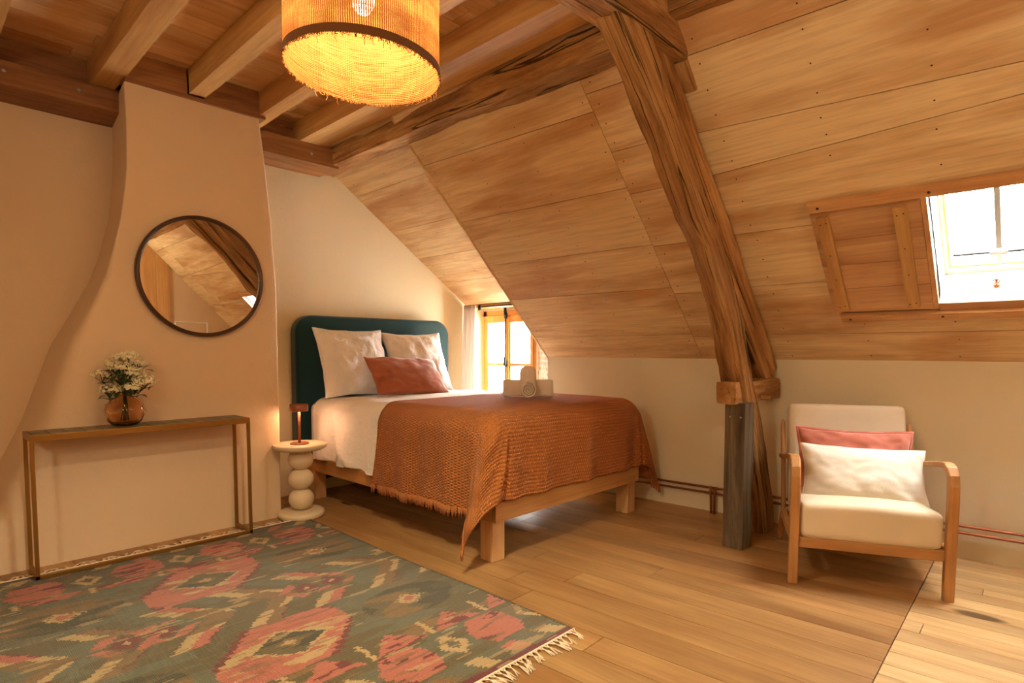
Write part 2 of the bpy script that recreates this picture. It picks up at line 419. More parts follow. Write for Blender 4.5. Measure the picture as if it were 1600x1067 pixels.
def hewn_beam(name, p0, p1, w, h, mat, parent=None, rough=.006, seg=.12, up=(0, 0, 1), seed=0, curve=None):
    """straight beam from p0 to p1, local X along it; w across, h along up; slightly irregular surfaces"""
    p0, p1 = Vector(p0), Vector(p1); d = (p1-p0); L = d.length; x = d.normalized(); z = Vector(up); z = (z-x*z.dot(x)).normalized(); y = z.cross(x)
    mw = Matrix(((x.x, y.x, z.x, p0.x), (x.y, y.y, z.y, p0.y), (x.z, y.z, z.z, p0.z), (0, 0, 0, 1)))
    b = MB(); N = max(2, int(L/seg)); K = 4
    ring = []
    for (ax, ay, bx, by) in ((-1, -1, 1, -1), (1, -1, 1, 1), (1, 1, -1, 1), (-1, 1, -1, -1)):
        for k in range(K): t = k/K; ring.append((ax+(bx-ax)*t, ay+(by-ay)*t))
    n = len(ring)
    for j in range(N+1):
        X = L*j/N
        for (a, c) in ring:
            ca = .0
            if abs(a) > .99 and abs(c) > .99: ca = .05 if rough > .005 else .012
            yy = a*w/2*(1-ca); zz = c*h/2*(1-ca)
            q = Vector((X*2.2+seed*9, yy*6, zz*6))
            k = rough*(nz(q)+.6*nz(q*3))
            b.v.append(Vector((X, yy*(1+k/(w/2)), zz*(1+k/(h/2)))))
    for j in range(N):
        for i in range(n):
            b.f.append((j*n+i, (j+1)*n+i, (j+1)*n+(i+1) % n, j*n+(i+1) % n)[::-1]); b.mi.append(0)
    b.f.append(tuple(range(n))[::-1]); b.mi.append(0); b.f.append(tuple(N*n+i for i in range(n))); b.mi.append(0)
    return b.build(name, mat, parent, mw=mw, local=True)

# ------------------------------------------------------------------ room shell
D = 5.365; KX = 4.228; SK = .042
def sl(xr, y, off=0.0):
    """point on the right roof slope; xr = de-skewed x; off = into the room along the normal"""
    return Vector((xr-SK*y-off*.707, y, D-xr-off*.707))
GY = 4.65; RY = 3.46; BY = -1.45      # gable wall, window recess start, rear wall
LXK = -2.3                            # far side knee wall
# floor: boards run slightly skewed along y
fb = MB(); rng = random.Random(3)
ang = -.052
def fpt(u, v, z): return Vector((u+ang*(v-1.5), v+.03*(u-2.5), z))
def plank_strip(u0, u1, v0, v1, lo=.9, hi=2.2, gap=.0016, mi=0):
    v = v0-rng.random()*.8
    while v < v1:
        e = v+rng.uniform(lo, hi); a = max(v, v0); c = min(e, v1)
        if c-a > .05:
            g = gap; P = [fpt(u0+g, a+g, 0), fpt(u1-g, a+g, 0), fpt(u1-g, c-g, 0), fpt(u0+g, c-g, 0)]
            fb.prism([p+Vector((0, 0, -.02)) for p in P], (0, 0, .02), mi)
        v = e
u = -2.8
while u < 5.0:
    wd = rng.choice((.155, .17, .185, .20)); plank_strip(u, u+wd, .485, 5.0, 1.3, 2.8); u += wd
u = -2.8
while u < 5.0:
    wd = rng.choice((.095, .11, .125)); plank_strip(u, u+wd, -3.6, .4845, mi=2); u += wd
fb.box((-2.8, -3.7, -.1), (5.2, 5.1, -.021), mi=1)
tag(fb.build('floor', [FLOOR, EDGE, FLOORB], origin=(0, 0, 0)), kind='structure')

# gable wall (far), with the room's profile handled by the other planes
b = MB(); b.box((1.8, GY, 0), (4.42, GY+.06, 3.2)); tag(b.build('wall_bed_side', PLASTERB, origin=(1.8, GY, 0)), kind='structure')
b = MB(); b.box((LXK-.3, GY, 0), (1.8, GY+.06, 3.2))
tag(b.build('wall_gable', PLASTER, origin=(0, GY, 0)), kind='structure')
b = MB(); b.box((LXK-.3, BY-.2, 0), (4.9, BY, 3.2)); tag(b.build('wall_rear', PLASTER, origin=(0, BY, 0)), kind='structure')
# knee wall on the window side
b = MB()
def kx(y): return KX-SK*y
P = [(kx(BY), BY), (kx(RY), RY), (kx(RY)+.45, RY-.02), (kx(BY)+.45, BY)]
b.prism([(x, y, 0) for x, y in P], (0, 0, 1.16))
tag(b.build('wall_knee', PLASTERW, origin=(kx(0), 0, 0)), kind='structure')
b = MB(); b.box((LXK-.2, BY, 0), (LXK, GY, 1.15)); tag(b.build('wall_opposite', PLASTERW, origin=(LXK, 0, 0)), kind='structure')
# window recess: splayed brick reveal, wall under and round the window
WX = 4.40; WY0, WY1, WZ0, WZ1 = 3.88, 4.645, .30, 1.62
b = MB(); b.prism([(kx(RY)-.002, RY-.004, 0), (WX+.01, WY0-.01, 0), (WX+.06, WY0-.08, 0), (kx(RY)+.1, RY-.03, 0)], (0, 0, 1.72))
o = b.build('wall_reveal', BRICK, origin=(kx(RY), RY, 0)); tag(o, kind='structure')
b = MB()
b.box((WX, WY0-.5, 0), (WX+.25, GY+.1, WZ0)); b.box((WX+.0, WY0-.5, WZ0), (WX+.25, WY0, WZ1)); b.box((WX, WY0-.5, WZ1), (WX+.25, GY+.1, 2.0))
tag(b.build('wall_window_side', PLASTERW, origin=(WX, 4.2, 0)), kind='structure')
b = MB(); b.box((4.165, RY-.0, WZ1+.02), (WX, GY, WZ1+.05)); tag(b.build('trim_soffit', WINWOOD, origin=(WX, 4.2, WZ1)), kind='structure')

# roof slope (window side): separate boards with thin gaps, opening for the skylight
SX0, SX1, SY0, SY1 = 3.405, 3.90, -.06, .535
seams = [2.44, 2.755, 3.02, 3.19, 3.488, 3.768, 4.062, KX+.02]
seamsR = [2.44, 2.747, (3.022, 3.052), (3.20, 3.145), 3.488, 3.768, 4.062, KX+.02]
seamsM = [2.44, 2.758, 3.01, 3.212, 3.493, 3.778, 4.066, KX+.02]
seamsL = [2.44, 2.83, 3.18, 3.482, 3.74, 4.05, KX+.02]
rb = MB(); sb = MB(); G = .0015
def seam(S, i, y):
    v = S[i]
    return v if not isinstance(v, tuple) else v[0]+(v[1]-v[0])*(1.42-y)/1.24
def rboard(S, i, ya, yb, xa=None, xb=None):
    ya_, yb_ = ya+G, yb-G
    c = []
    for y in (ya_, yb_):
        a = seam(S, i, y)+G if xa is None else xa; d = seam(S, i+1, y)-G if xb is None else xb
        c.append((a, d, y))
    (a0, d0, y0), (a1, d1, y1) = c
    P = [sl(a0, y0), sl(d0, y0), sl(d1, y1), sl(a1, y1)]
    rb.prism(P, Vector((.707, 0, .707))*.02)
def screws(S, i, ya, yb, ys):
    for y in ys:
        if not (ya < y < yb): continue
        a, d = seam(S, i, y), seam(S, i+1, y)
        for xr in ((a+.045, d-.045) if d-a > .12 else ((a+d)/2,)) + (((a+d)/2,) if d-a > .24 else ()):
            if SX0-.08 < xr < SX1+.06 and -.2 < y < 1.06: continue
            c = sl(xr+rng.uniform(-.008, .008), y+rng.uniform(-.006, .006), .0012); n = Vector((-.707, 0, -.707)); t = Vector((0, 1, 0)); q = n.cross(t)
            sb.add([c+t*.0042*math.cos(k*PI/4)+q*.0042*math.sin(k*PI/4) for k in range(8)], [tuple(range(8))])
for i in range(len(seams)-1):
    for (S, ya, yb, ys) in ((seamsM, 1.50, 2.0, (1.95, 1.75)), (seamsR, -1.0, 1.50, (1.36, .9, .47, .05, -.4)), (seamsR, BY, -1.0, (-1.1,))):
        if S is seamsR and ya == -1.0:
            # cut around the skylight
            if i in (3, 4, 5):
                xa, xb = seam(S, i, .5), seam(S, i+1, .5)
                if i == 4: rboard(S, i, ya, SY0); rboard(S, i, SY1, yb)
                else:    # one board with a notch for the opening
                    a0, a1, d0, d1 = seam(S, i, ya)+G, seam(S, i, yb)+G, seam(S, i+1, ya)-G, seam(S, i+1, yb)-G
                    y0_, y1_ = ya+G, yb-G
                    if i == 3: P = [sl(a0, y0_), sl(d0, y0_), sl(d0, SY0), sl(SX0, SY0), sl(SX0, SY1), sl(d1, SY1), sl(d1, y1_), sl(a1, y1_)]
                    else: P = [sl(a0, y0_), sl(d0, y0_), sl(d1, y1_), sl(a1, y1_), sl(a1, SY1), sl(SX1, SY1), sl(SX1, SY0), sl(a0, SY0)]
                    rb.prism(P, Vector((.707, 0, .707))*.02)
            else: rboard(S, i, ya, yb)
        else: rboard(S, i, ya, yb)
        screws(S, i, ya, yb, ys)
for i in range(len(seamsL)-1):
    rboard(seamsL, i, 2.0, RY+.02); screws(seamsL, i, 2.0, RY, (2.04, 2.55, 3.0, 3.40))
roof = tag(rb.build('ceiling_slope', WOODPANEL, origin=(0, 0, 0)), kind='structure')
# dark backing above the boards so that gaps read dark, with the skylight hole
bk = MB()
def slab(xa, xb, ya, yb, o1=-.021, o2=-.06):
    P = [sl(xa, ya, o1), sl(xb, ya, o1), sl(xb, yb, o1), sl(xa, yb, o1)]; bk.prism(P, Vector((.707, 0, .707))*(o1-o2))
slab(2.3, KX+.1, SY1, RY); slab(2.3, KX+.1, BY-.1, SY0); slab(2.3, SX0, SY0, SY1); slab(SX1, KX+.1, SY0, SY1)
o = bk.build('roof_underlay', EDGE, roof)
# dormer slope above the window and its cheek
dz0 = Vector((2.25, 0, 2.968)); dz1 = Vector((4.14, 0, 1.672))
db = MB(); ds = [0, .318, .515, .68, .84, 1.0]
def dp(t, y, o=0): p = dz0.lerp(dz1, t); return Vector((p.x+o*.566, y, p.z+o*.82))
for k in range(5):
    P = [dp(ds[k]+.001, RY+.0), dp(ds[k+1]-.001, RY+.0), dp(ds[k+1]-.001, GY), dp(ds[k]+.001, GY)]
    db.prism(P, Vector((.566, 0, .82))*.02)
    for y in (RY+.18, RY+.62, GY-.12):
        for t in (ds[k]+.05, ds[k+1]-.05):
            c = dp(t, y+rng.uniform(-.03, .03), -.0012); n = Vector((-.566, 0, -.82)); tt = Vector((0, 1, 0)); q = n.cross(tt)
            sb.add([c+tt*.0045*math.cos(j*PI/4)+q*.0045*math.sin(j*PI/4) for j in range(8)], [tuple(range(8))])
dormer = tag(db.build('ceiling_dormer', WOODPANEL, origin=(0, 0, 0)), kind='structure')
b = MB(); b.prism([dp(-.02, RY, .025), dp(1.02, RY, .025), dp(1.02, GY+.05, .025), dp(-.02, GY+.05, .025)], Vector((.566, 0, .82))*.04); b.build('dormer_underlay', EDGE, dormer)
b = MB(); b.prism([sl(2.55, RY, 0.004), sl(KX, RY, 0.004), (kx(RY)+.02, RY, 1.72), (4.16, RY, 1.72), dp(.2, RY, .03)], (0, .018, 0))
tag(b.build('wall_dormer_cheek', WOODPANEL, origin=(3.4, RY, 1.2)), kind='structure')
sb.build('screw_heads', SCREW, roof)

# flat ceiling boards along x above the joists; slope and planks on the far side
CZ = 2.96
b = MB(); y = BY
while y < GY:
    wd = rng.choice((.13, .145, .16)); x = -1.2-rng.random()
    while x < 2.6:
        e = x+rng.uniform(1.4, 2.6); b.box((max(x, -1.0)+.001, y+.0015, CZ), (min(e, 2.62)-.001, min(y+wd, GY)-.0015, CZ+.02)); x = e
    y += wd
b.box((-1.1, BY, CZ+.021), (2.7, GY, CZ+.05), mi=1)
tag(b.build('ceiling', [WOODCEIL, EDGE], origin=(0, 0, CZ)), kind='structure')
b = MB(); xs = [-.78, -1.05, -1.33, -1.6, -1.86, -2.1, -2.35]
for k in range(6):
    a, c = xs[k], xs[k+1]; z = lambda q: 2.97+(q+.78)*1.16
    b.prism([(a-.001, BY, z(a)), (a-.001, GY, z(a)), (c+.001, GY, z(c)), (c+.001, BY, z(c))], (-.015, 0, .013))
b.prism([(-.7, BY, 3.08), (-.7, GY, 3.08), (-2.45, GY, 1.05), (-2.45, BY, 1.05)], (-.05, 0, .05), mi=1)
tag(b.build('ceiling_opposite_slope', [WOODPANEL, EDGE], origin=(-1.5, 0, 1.1)), kind='structure')

# chimney breast: leaning plaster hood with a flared base
def itp(t, T):
    if t <= T[0][0]: return T[0][1]
    for (a, x), (c, y) in zip(T, T[1:]):
        if t <= c: return x+(y-x)*(t-a)/(c-a)
    return T[-1][1]
LXT = [(0, .10), (.31, .33), (.5, .40), (.79, .54), (1.23, .67), (1.48, .79), (1.64, .85), (1.96, .93), (2.28, .97), (2.53, .98), (2.97, .965)]
BXT = [(0, .10), (.31, .30), (.5, .37), (.79, .50), (1.23, .65), (1.48, .785), (1.64, .87), (1.8, .93), (2.06, .99), (2.46, 1.03), (2.97, 1.05)]
RXT = [(0, 1.86), (1.14, 1.862), (1.64, 1.86), (2.1, 1.832), (2.26, 1.82), (2.57, 1.79), (2.79, 1.765), (2.97, 1.75)]
b = MB(); Z = [i*2.785/60 for i in range(61)]; CY = 4.09
rows = []
for z in Z:
    bx = itp(z, BXT)+.008*nz((1, 2, z*2)); lx = itp(z, LXT)+.006*nz((5, 2, z*3)); rx = itp(z, RXT)+.004*nz((3, 7, z*5))
    r = [Vector((bx, GY+.05, z))]
    soft = max(0.0, min(1.0, (1.9-z)/1.0))
    c = .010+.13*soft; K_ = Vector((lx, CY, z)); sd_ = (Vector((bx, GY+.05, z))-K_).normalized()
    P0 = K_+sd_*c; P2 = K_+Vector((c, 0, 0))
    for t in (.33, .66): r.append(Vector((bx, GY+.05, z)).lerp(P0, t))
    for t in (0, .2, .4, .6, .8, 1): r.append(P0*(1-t)**2+K_*2*t*(1-t)+P2*t*t)
    c = c/1.2
    for t in [i/14 for i in range(1, 14)]:
        x = lx+c*1.2+(rx-.012-lx-c*1.2)*t; r.append(Vector((x, CY+.006*nz((x*1.5, 3, z*1.5)), z)))
    r += [Vector((rx-.012, CY, z)), Vector((rx-.003, CY+.003, z)), Vector((rx, CY+.012, z)), Vector((rx+.05, CY+.3, z)), Vector((rx+.08, GY+.05, z))]
    rows.append(r)
W = len(rows[0])
for r in rows: b.v += r
for j in range(len(rows)-1):
    for i in range(W-1): b.f.append((j*W+i, j*W+i+1, (j+1)*W+i+1, (j+1)*W+i)); b.mi.append(0)
tag(b.build('wall_chimney_breast', PLASTER, smooth=True, origin=(1.4, CY, 0)), kind='structure')

# rear wall: upright wooden boards up to the roof slope, bare plaster beyond them
b = MB(); xx = 2.98; pr_ = random.Random(8)
while xx > LXK:
    wd = pr_.choice((.17, .2, .23)); b.box((xx-wd+.0015, BY, 0), (xx-.0015, BY+.03, 2.96)); xx -= wd
tag(b.build('wall_rear_boards', wood('rear_wall_boards', (236, 190, 126), (190, 130, 72), 'Z', figure=2.4, knots=.8), origin=(2.9, BY, 0)), kind='structure')

# ------------------------------------------------------------------ joists, plates, truss
JG = 'ceiling joists over the room'
labels = {0: 'square pine ceiling joist over the gable corner, ending beside the bare wall',
          1: 'pine ceiling joist butting against the narrow edge of the chimney breast',
          2: 'pine ceiling joist landing over the middle of the chimney breast above the mirror',
          3: 'pine ceiling joist above the bed side corner of the chimney breast',
          4: 'widest pine ceiling joist, running alongside the old hewn purlin'}
for k, (x0, x1) in enumerate(((.28, .42), (.86, .985), (1.315, 1.415), (1.765, 1.865), (2.18, 2.40))):
    ye = 4.06 if k in (2, 3) else 4.44
    if k == 3: ye = 4.40
    o = hewn_beam('ceiling_joist', ((x0+x1)/2, 1.62, 2.88), ((x0+x1)/2, ye, 2.88), x1-x0, .155, JOIST, rough=.003, seed=k)
    tag(o, labels[k], 'beam', JG)
for k, (x0, x1) in enumerate(((-.62, -.5), (-.16, -.04), (.28, .42), (.86, .985), (1.315, 1.415), (1.765, 1.865), (2.2, 2.40))):
    o = hewn_beam('ceiling_joist', ((x0+x1)/2, BY+.02, 2.88), ((x0+x1)/2, 1.40, 2.88), x1-x0, .155, JOIST, rough=.003, seed=20+k)
    tag(o, 'pine ceiling joist over the half of the room behind the tie beam', 'beam', 'rear ceiling joists')
for k, (x0, x1) in enumerate(((-.62, -.5), (-.16, -.04))):
    o = hewn_beam('ceiling_joist', ((x0+x1)/2, 1.62, 2.88), ((x0+x1)/2, 4.44, 2.88), x1-x0, .155, JOIST, rough=.003, seed=30+k)
    tag(o, 'pine ceiling joist on the side of the room away from the bed', 'beam', 'outer ceiling joists')

def plate(x0, x1, z0, z1, y0, y1, label, screws=()):
    t = thing('wall_plate_beam', label, 'beam', ((x0+x1)/2, y0, z0))
    h = hewn_beam('beam', (x0, (y0+y1)/2, (z0+z1)/2), (x1, (y0+y1)/2, (z0+z1)/2), y1-y0, z1-z0, PLATE, t, rough=.004, seed=x0)
    for (sx, sz) in screws:
        b = MB(); b.lathe([(0, -.004), (.011, -.004), (.011, .0), (.006, .003), (0, .003)], n=10)
        o = b.build('screw', STEEL, t, mw=Matrix.Translation((sx, y0-.004, sz)) @ Matrix.Rotation(PI/2, 4, 'X'), local=True)
    return t
plate(-1.0, 1.035, 2.668, 2.80, 4.33, 4.66, 'reddish timber wall plate along the top of the bare wall, screws in its face', ((.46, 2.745), (.80, 2.745)))
plate(1.80, 2.50, 2.655, 2.80, 4.33, 4.66, 'stained timber wall plate between chimney breast and hewn purlin', ((2.27, 2.72),))
# blocking between the joists over the plates, trimmer on the chimney
for a, c in ((-.5, .28), (.42, .86), (1.865, 2.18)):
    bb = MB(); bb.box((a, 4.44, 2.80), (c, 4.50, 2.965))
    tag(bb.build('blocking_board', PLATE), {(-.5): 'blocking board above the wall plate at the far corner', .42: 'blocking board between two joists above the bare wall plate', 1.865: 'blocking board above the stained wall plate beside the widest joist'}[a], 'board')
for i, (a, c) in enumerate(((.985, 1.315), (1.415, 1.765))):
    h = hewn_beam('trimmer_beam', (a, 4.13, 2.868), (c, 4.13, 2.878), .09, .166, PLATE, rough=.003, seed=i+4)
    tag(h, ('dark trimmer between joists at the narrow top end of the chimney breast', 'dark trimmer between joists at the bed side end of the chimney top')[i], 'beam', None)
bb = MB(); bb.box((.975, 4.068, 2.778), (1.80, 4.17, 2.798)); tag(bb.build('ledger_board', PLATE), 'thin pale ledger board along the flat top of the chimney breast', 'board')

# old purlins
pt = thing('roof_purlin', 'old rough hewn purlin running from the gable to the curved brace', 'beam', (2.5, 3, 2.7))
hewn_beam('beam', (2.535, 4.62, 2.75), (2.52, 1.58, 2.735), .17, .15, OAK, pt, rough=.016, seed=1.3)
pt = thing('roof_purlin', 'old hewn purlin above the skylight side of the truss, at the ceiling edge', 'beam', (2.5, 0, 2.7))
hewn_beam('beam', (2.55, 1.46, 2.80), (2.6, BY+.02, 2.80), .16, .14, OAK, pt, rough=.014, seed=2.3)

def truss(y0, dy, label, seed, flipsim=True, full=True):
    """curved brace polygon in xz between y0 and y0+dy"""
    t = thing('roof_truss', label, 'roof truss', (3.9, y0, 0))
    low = [(1.98, 2.70), (2.09, 2.61), (2.31, 2.43), (2.50, 2.26), (2.65, 2.08), (2.83, 1.88), (2.99, 1.75), (3.14, 1.55), (3.28, 1.36), (3.40, 1.14), (3.47, 1.01), (3.61, .67), (3.70, .46), (3.80, .22), (3.86, 0)]
    upp = [(2.18, 2.82), (2.37, 2.66), (2.52, 2.47), (2.66, 2.31), (2.87, 2.10), (3.01, 1.94), (3.13, 1.82), (3.32, 1.60), (3.45, 1.39), (3.54, 1.19), (3.62, 1.02), (3.78, .76), (3.85, .55), (4.0, .22), (4.04, 0)]
    b = MB(); N = 56; ring = 16
    def pol(L, s):
        k = s*(len(L)-1); i = min(int(k), len(L)-2); f = k-i
        return Vector((L[i][0]+(L[i+1][0]-L[i][0])*f, 0, L[i][1]+(L[i+1][1]-L[i][1])*f))
    K = 5; per = []
    for (a, c, a2, c2) in ((0, 0, 1, 0), (1, 0, 1, 1), (1, 1, 0, 1), (0, 1, 0, 0)):
        for k in range(K): per.append((a+(a2-a)*k/K, c+(c2-c)*k/K))
    R = len(per)
    for j in range(N+1):
        s = j/N; lo, up = pol(low, s), pol(upp, s); dw = dy*(1.0 if s > .6 else .85+.15*s/.6)
        for (a, c) in per:    # a along low->up, c along y
            aa, cc = a, c
            if a in (0, 1) and c in (0, 1): aa = .05 if a == 0 else .95; cc = .06 if c == 0 else .94
            p = lo.lerp(up, aa); p.y = y0+dw*cc
            q = Vector((s*5+seed, aa*2.2, cc*1.6)); e = .016*nz(q)+.010*nz(q*3.1)+.005*nz(q*9)
            dirx = Vector(((aa-.5), (cc-.5)*.5, (aa-.5)))
            p += dirx*e*2.0
            b.v.append(p)
    for j in range(N):
        for i in range(R):
            b.f.append((j*R+i, j*R+(i+1) % R, (j+1)*R+(i+1) % R, (j+1)*R+i)); b.mi.append(0)
            b.uv[len(b.f)-1] = [(j/N*3.6, i*.055), (j/N*3.6, (i+1)*.055), ((j+1)/N*3.6, (i+1)*.055), ((j+1)/N*3.6, i*.055)]
    b.f.append(tuple(range(R))[::-1]); b.mi.append(0); b.f.append(tuple(N*R+i for i in range(R))); b.mi.append(0)
    b.build('curved_brace', OAKUV, t)
    c = .012 if full else 0
    hewn_beam('rafter', (2.47, y0+dy*.5+.05, 2.66), (4.09, y0+dy*.5+.05, 1.02), dy, .215, OAK, t, rough=.010, seed=seed+2, up=(1, 0, 1))
    hewn_beam('tie_beam', (-1.0, y0+dy*.5, 2.725), (2.68, y0+dy*.5, 2.725), dy*1.2, .25, OAK, t, rough=.014, seed=seed+3)
    hewn_beam('blocking_piece', (3.40, y0+dy*.5+.01, .945), (4.12, y0+dy*.5+.01, .945), dy*.82, .135, OAK, t, rough=.010, seed=seed+4)
    hewn_beam('spacer_block', (2.70, y0+dy*.5, 2.62), (2.82, y0+dy*.5, 2.52), dy, .07, OAK, t, rough=.006, seed=seed+5, up=(1, 0, 1), seg=.04)
    b = MB(); b.tube([(3.80, y0-.03, .90), (3.80, y0+dy+.05, .90)], .014, 6); b.build('peg', OAK, t)
    return t
truss(1.41, .145, 'old oak roof truss with a curved brace standing between bed and armchair', 0.0)

pp = thing('support_post', 'square grey weathered post under the curved brace, two screws near its top', 'post', (3.51, 1.45, 0), -.03)
m = WM[pp.name]
b = MB(); b.box((-.066, -.062, 0), (.062, .064, .885)); b.build('post', GREYOAK, pp, mw=m.copy(), local=True, bevel=.004)
for dx in (-.035, .03):
    b = MB(); b.lathe([(0, 0), (.006, 0), (.006, .002), (0, .003)], n=8)
    b.build('screw', STEEL, pp, mw=m @ Matrix.Translation((-.0662, dx, .80)) @ Matrix.Rotation(-PI/2, 4, 'Y'), local=True)

# ------------------------------------------------------------------ skylight, its sliding shutter and rails
wt = bpy.data.objects.new('window_2', None); link(wt, None, Matrix.Translation(sl(3.65, .24))); tag(wt, kind='structure')
def slbox(b, xa, xb, ya, yb, o1, o2, mi=0):
    P = [sl(xa, ya, o1), sl(xb, ya, o1), sl(xb, yb, o1), sl(xa, yb, o1)]; b.prism(P, Vector((.707, 0, .707))*(o1-o2), mi)
b = MB(); t = .012; DP = .25
slbox(b, SX0-t, SX0, SY0, SY1, .001, -DP); slbox(b, SX1, SX1+t, SY0, SY1, .001, -DP); slbox(b, SX0-t, SX1+t, SY0-t, SY0, .001, -DP); slbox(b, SX0-t, SX1+t, SY1, SY1+t, .001, -DP)
b.build('window_lining', WHITEP, wt)
b = MB()
for (xa, xb, ya, yb) in ((SX0, SX0+.03, SY0, SY1), (SX1-.032, SX1, SY0, SY1), (SX0+.03, SX1-.032, SY1-.022, SY1), (SX0+.03, SX1-.032, SY0, SY0+.022)): slbox(b, xa, xb, ya, yb, -DP+.03, -DP)
b.build('window_sash', WHITEP, wt, bevel=.002)
b = MB()
for (xa, xb, ya, yb) in ((SX1-.038, SX1-.032, SY0+.022, SY1-.022), (SX0+.03, SX1-.038, SY1-.030, SY1-.022), (SX0+.03, SX1-.038, SY0+.022, SY0+.030)): slbox(b, xa, xb, ya, yb, -DP+.032, -DP+.01)
b.build('glazing_bead', WINWOOD, wt)
b = MB(); slbox(b, SX0+.02, SX1-.02, SY0+.015, SY1-.015, -DP+.012, -DP+.008); b.build('pane', PANE, wt)
b = MB(); b.tube([sl(3.80, .49, -.20), sl(3.80, SY0+.04, -.20)], .008, 8); b.build('stay_bar', BLACKM, wt)
b = MB(); slbox(b, SX0+.03, 3.79, .288, .312, -.205, -.209); b.build('lifting_strap', STEEL, wt)
b = MB(); slbox(b, 3.79, 3.85, .29, .31, -.190, -.198); slbox(b, 3.792, 3.808, .265, .335, -.186, -.192); b.build('strap_bracket', STEEL, wt)
b = MB(); q0 = sl(SX1-.001, .305, -.10); nn = Vector((-.707, 0, .707))
b.tube([q0, q0+nn*.012], .017, 12); b.tube([q0+nn*.012, q0+nn*.045], .007, 8)
b.tube([q0+nn*.045+Vector((.0, .013*math.cos(a), -.014+.013*math.sin(a))) for a in [i*PI/6 for i in range(13)]], .0032, 6); b.build('latch', COPPER, wt, smooth=True)

# fixed frame strip and shutter
st = thing('sliding_shutter', 'boarded sliding wooden shutter pushed aside next to the skylight', 'shutter', sl(3.65, .8))
b = MB()
for xa, xb in ((3.425, 3.56), (3.562, 3.68), (3.682, 3.80), (3.802, 3.925)): slbox(b, xa, xb, .56, 1.045, .020, .002)
b.build('panel', SHUTWOOD, st)
for (ya, yb) in ((.955, 1.015), (.615, .672)):
    hewn = MB(); P0 = sl(3.445, (ya+yb)/2, .03); P1 = sl(3.905, (ya+yb)/2, .03)
    bt = hewn_beam('batten', P0, P1, yb-ya, .022, JOIST, st, rough=.0005, up=(-1, 0, -1), seed=ya)
    for xr in (3.47, 3.475, 3.62, 3.74, 3.88, 3.885):
        yy = (ya+yb)/2+(.014 if xr in (3.475, 3.885) else (-.014 if xr in (3.47, 3.88) else 0))
        c = sl(xr, yy, .0425); q = Vector((1, 0, -1)).normalized(); tt = Vector((0, 1, 0)); b = MB()
        b.add([c+tt*.004*math.cos(k*PI/4)+q*.004*math.sin(k*PI/4) for k in range(8)]+[c+Vector((-.001, 0, -.001))], [(k, (k+1) % 8, 8) for k in range(8)])
        b.build('screw', SCREW, bt)
b = MB(); slbox(b, 3.41, 3.925, .535, .558, .024, .0); tag(b.build('shutter_stop', RAILWOOD, origin=sl(3.6, .54)), 'narrow upright strip between sliding shutter and skylight opening', 'strip')
b = MB(); slbox(b, SX1+.0, SX1+.045, -.5, .535, .02, -.02); tag(b.build('skylight_sill', SHUTWOOD, origin=sl(3.9, .2)), 'plain wooden sill strip along the lower edge of the skylight', 'sill')
for (xa, xb, lab) in ((3.375, 3.428, 'pale wooden guide rail above the skylight and sliding shutter'), (3.935, 3.975, 'pale wooden guide rail under the skylight and sliding shutter')):
    rt = thing('shutter_guide_rail', lab, 'rail', sl(xa, .3), group=None)
    y1 = 1.045 if xa < 3.6 else 1.01
    P0 = sl((xa+xb)/2, -.75, .022); P1 = sl((xa+xb)/2, y1, .022)
    hewn_beam('rail_strip', P0, P1, .052 if xa < 3.6 else .045, .036, RAILWOOD, rt, rough=.001, up=(-1, 0, -1), seed=xa)
    for y in (y1-.05, .52, .0):
        b = MB(); c = sl((xa+xb)/2, y, .0415); q = Vector((1, 0, -1)).normalized(); tt = Vector((0, 1, 0))
        b.add([c+tt*.0075*math.cos(k*PI/4)+q*.0075*math.sin(k*PI/4) for k in range(8)]+[c+Vector((-.002, 0, -.002))], [(k, (k+1) % 8, 8) for k in range(8)]); b.build('bolt_head', SCREW, rt)

# ------------------------------------------------------------------ casement window behind the bed
wt = bpy.data.objects.new('window_1', None); link(wt, None, Matrix.Translation((WX, 4.26, WZ0))); tag(wt, kind='structure')
b = MB(); F = .045; x0, x1 = WX+.0, WX+.06
b.box((x0, WY0, WZ0), (x1, WY0+F, WZ1)); b.box((x0, WY1-F, WZ0), (x1, WY1, WZ1)); b.box((x0, WY0, WZ1-.06), (x1, WY1, WZ1)); b.box((x0-.04, WY0, WZ0-.02), (x1, WY1, WZ0+.03))
b.build('window_frame', WINWOOD, wt, bevel=.003)
mid = 4.275
for ya, yb in ((WY0+.035, mid-.002), (mid+.002, WY1-.035)):
    s = .042; b = MB(); xa, xb = WX-.012, WX+.03; z0, z1 = WZ0+.03, WZ1-.055
    b.box((xa, ya, z0), (xb, ya+s, z1)); b.box((xa, yb-s, z0), (xb, yb, z1)); b.box((xa, ya+s, z0), (xb, yb-s, z0+.07)); b.box((xa, ya+s, z1-.075), (xb, yb-s, z1))
    b.box((xa+.005, ya+s, 1.035), (xb-.005, yb-s, 1.065))
    sash = b.build('window_sash', WINWOOD, wt, bevel=.003)
    b = MB(); b.box((WX+.008, ya+s-.005, z0+.06), (WX+.012, yb-s+.005, z1-.07)); b.build('pane', PANE, sash)
b = MB(); b.box((WX-.026, mid-.028, WZ0+.03), (WX-.010, mid+.028, WZ1-.058)); b.build('cover_strip', WINWOOD, wt, bevel=.004)
b = MB(); b.tube([(WX-.04, mid, WZ0+.05), (WX-.04, mid, WZ1-.02)], .006, 8)
for z in (WZ1-.06, 1.06, .80): b.box((WX-.05, mid-.012, z-.03), (WX-.025, mid+.012, z+.03))
b.lathe([(0, -.05), (.012, -.045), (.017, -.02), (.012, 0), (.016, .02), (.008, .045), (0, .05)], (WX-.052, mid, 1.09), 12)
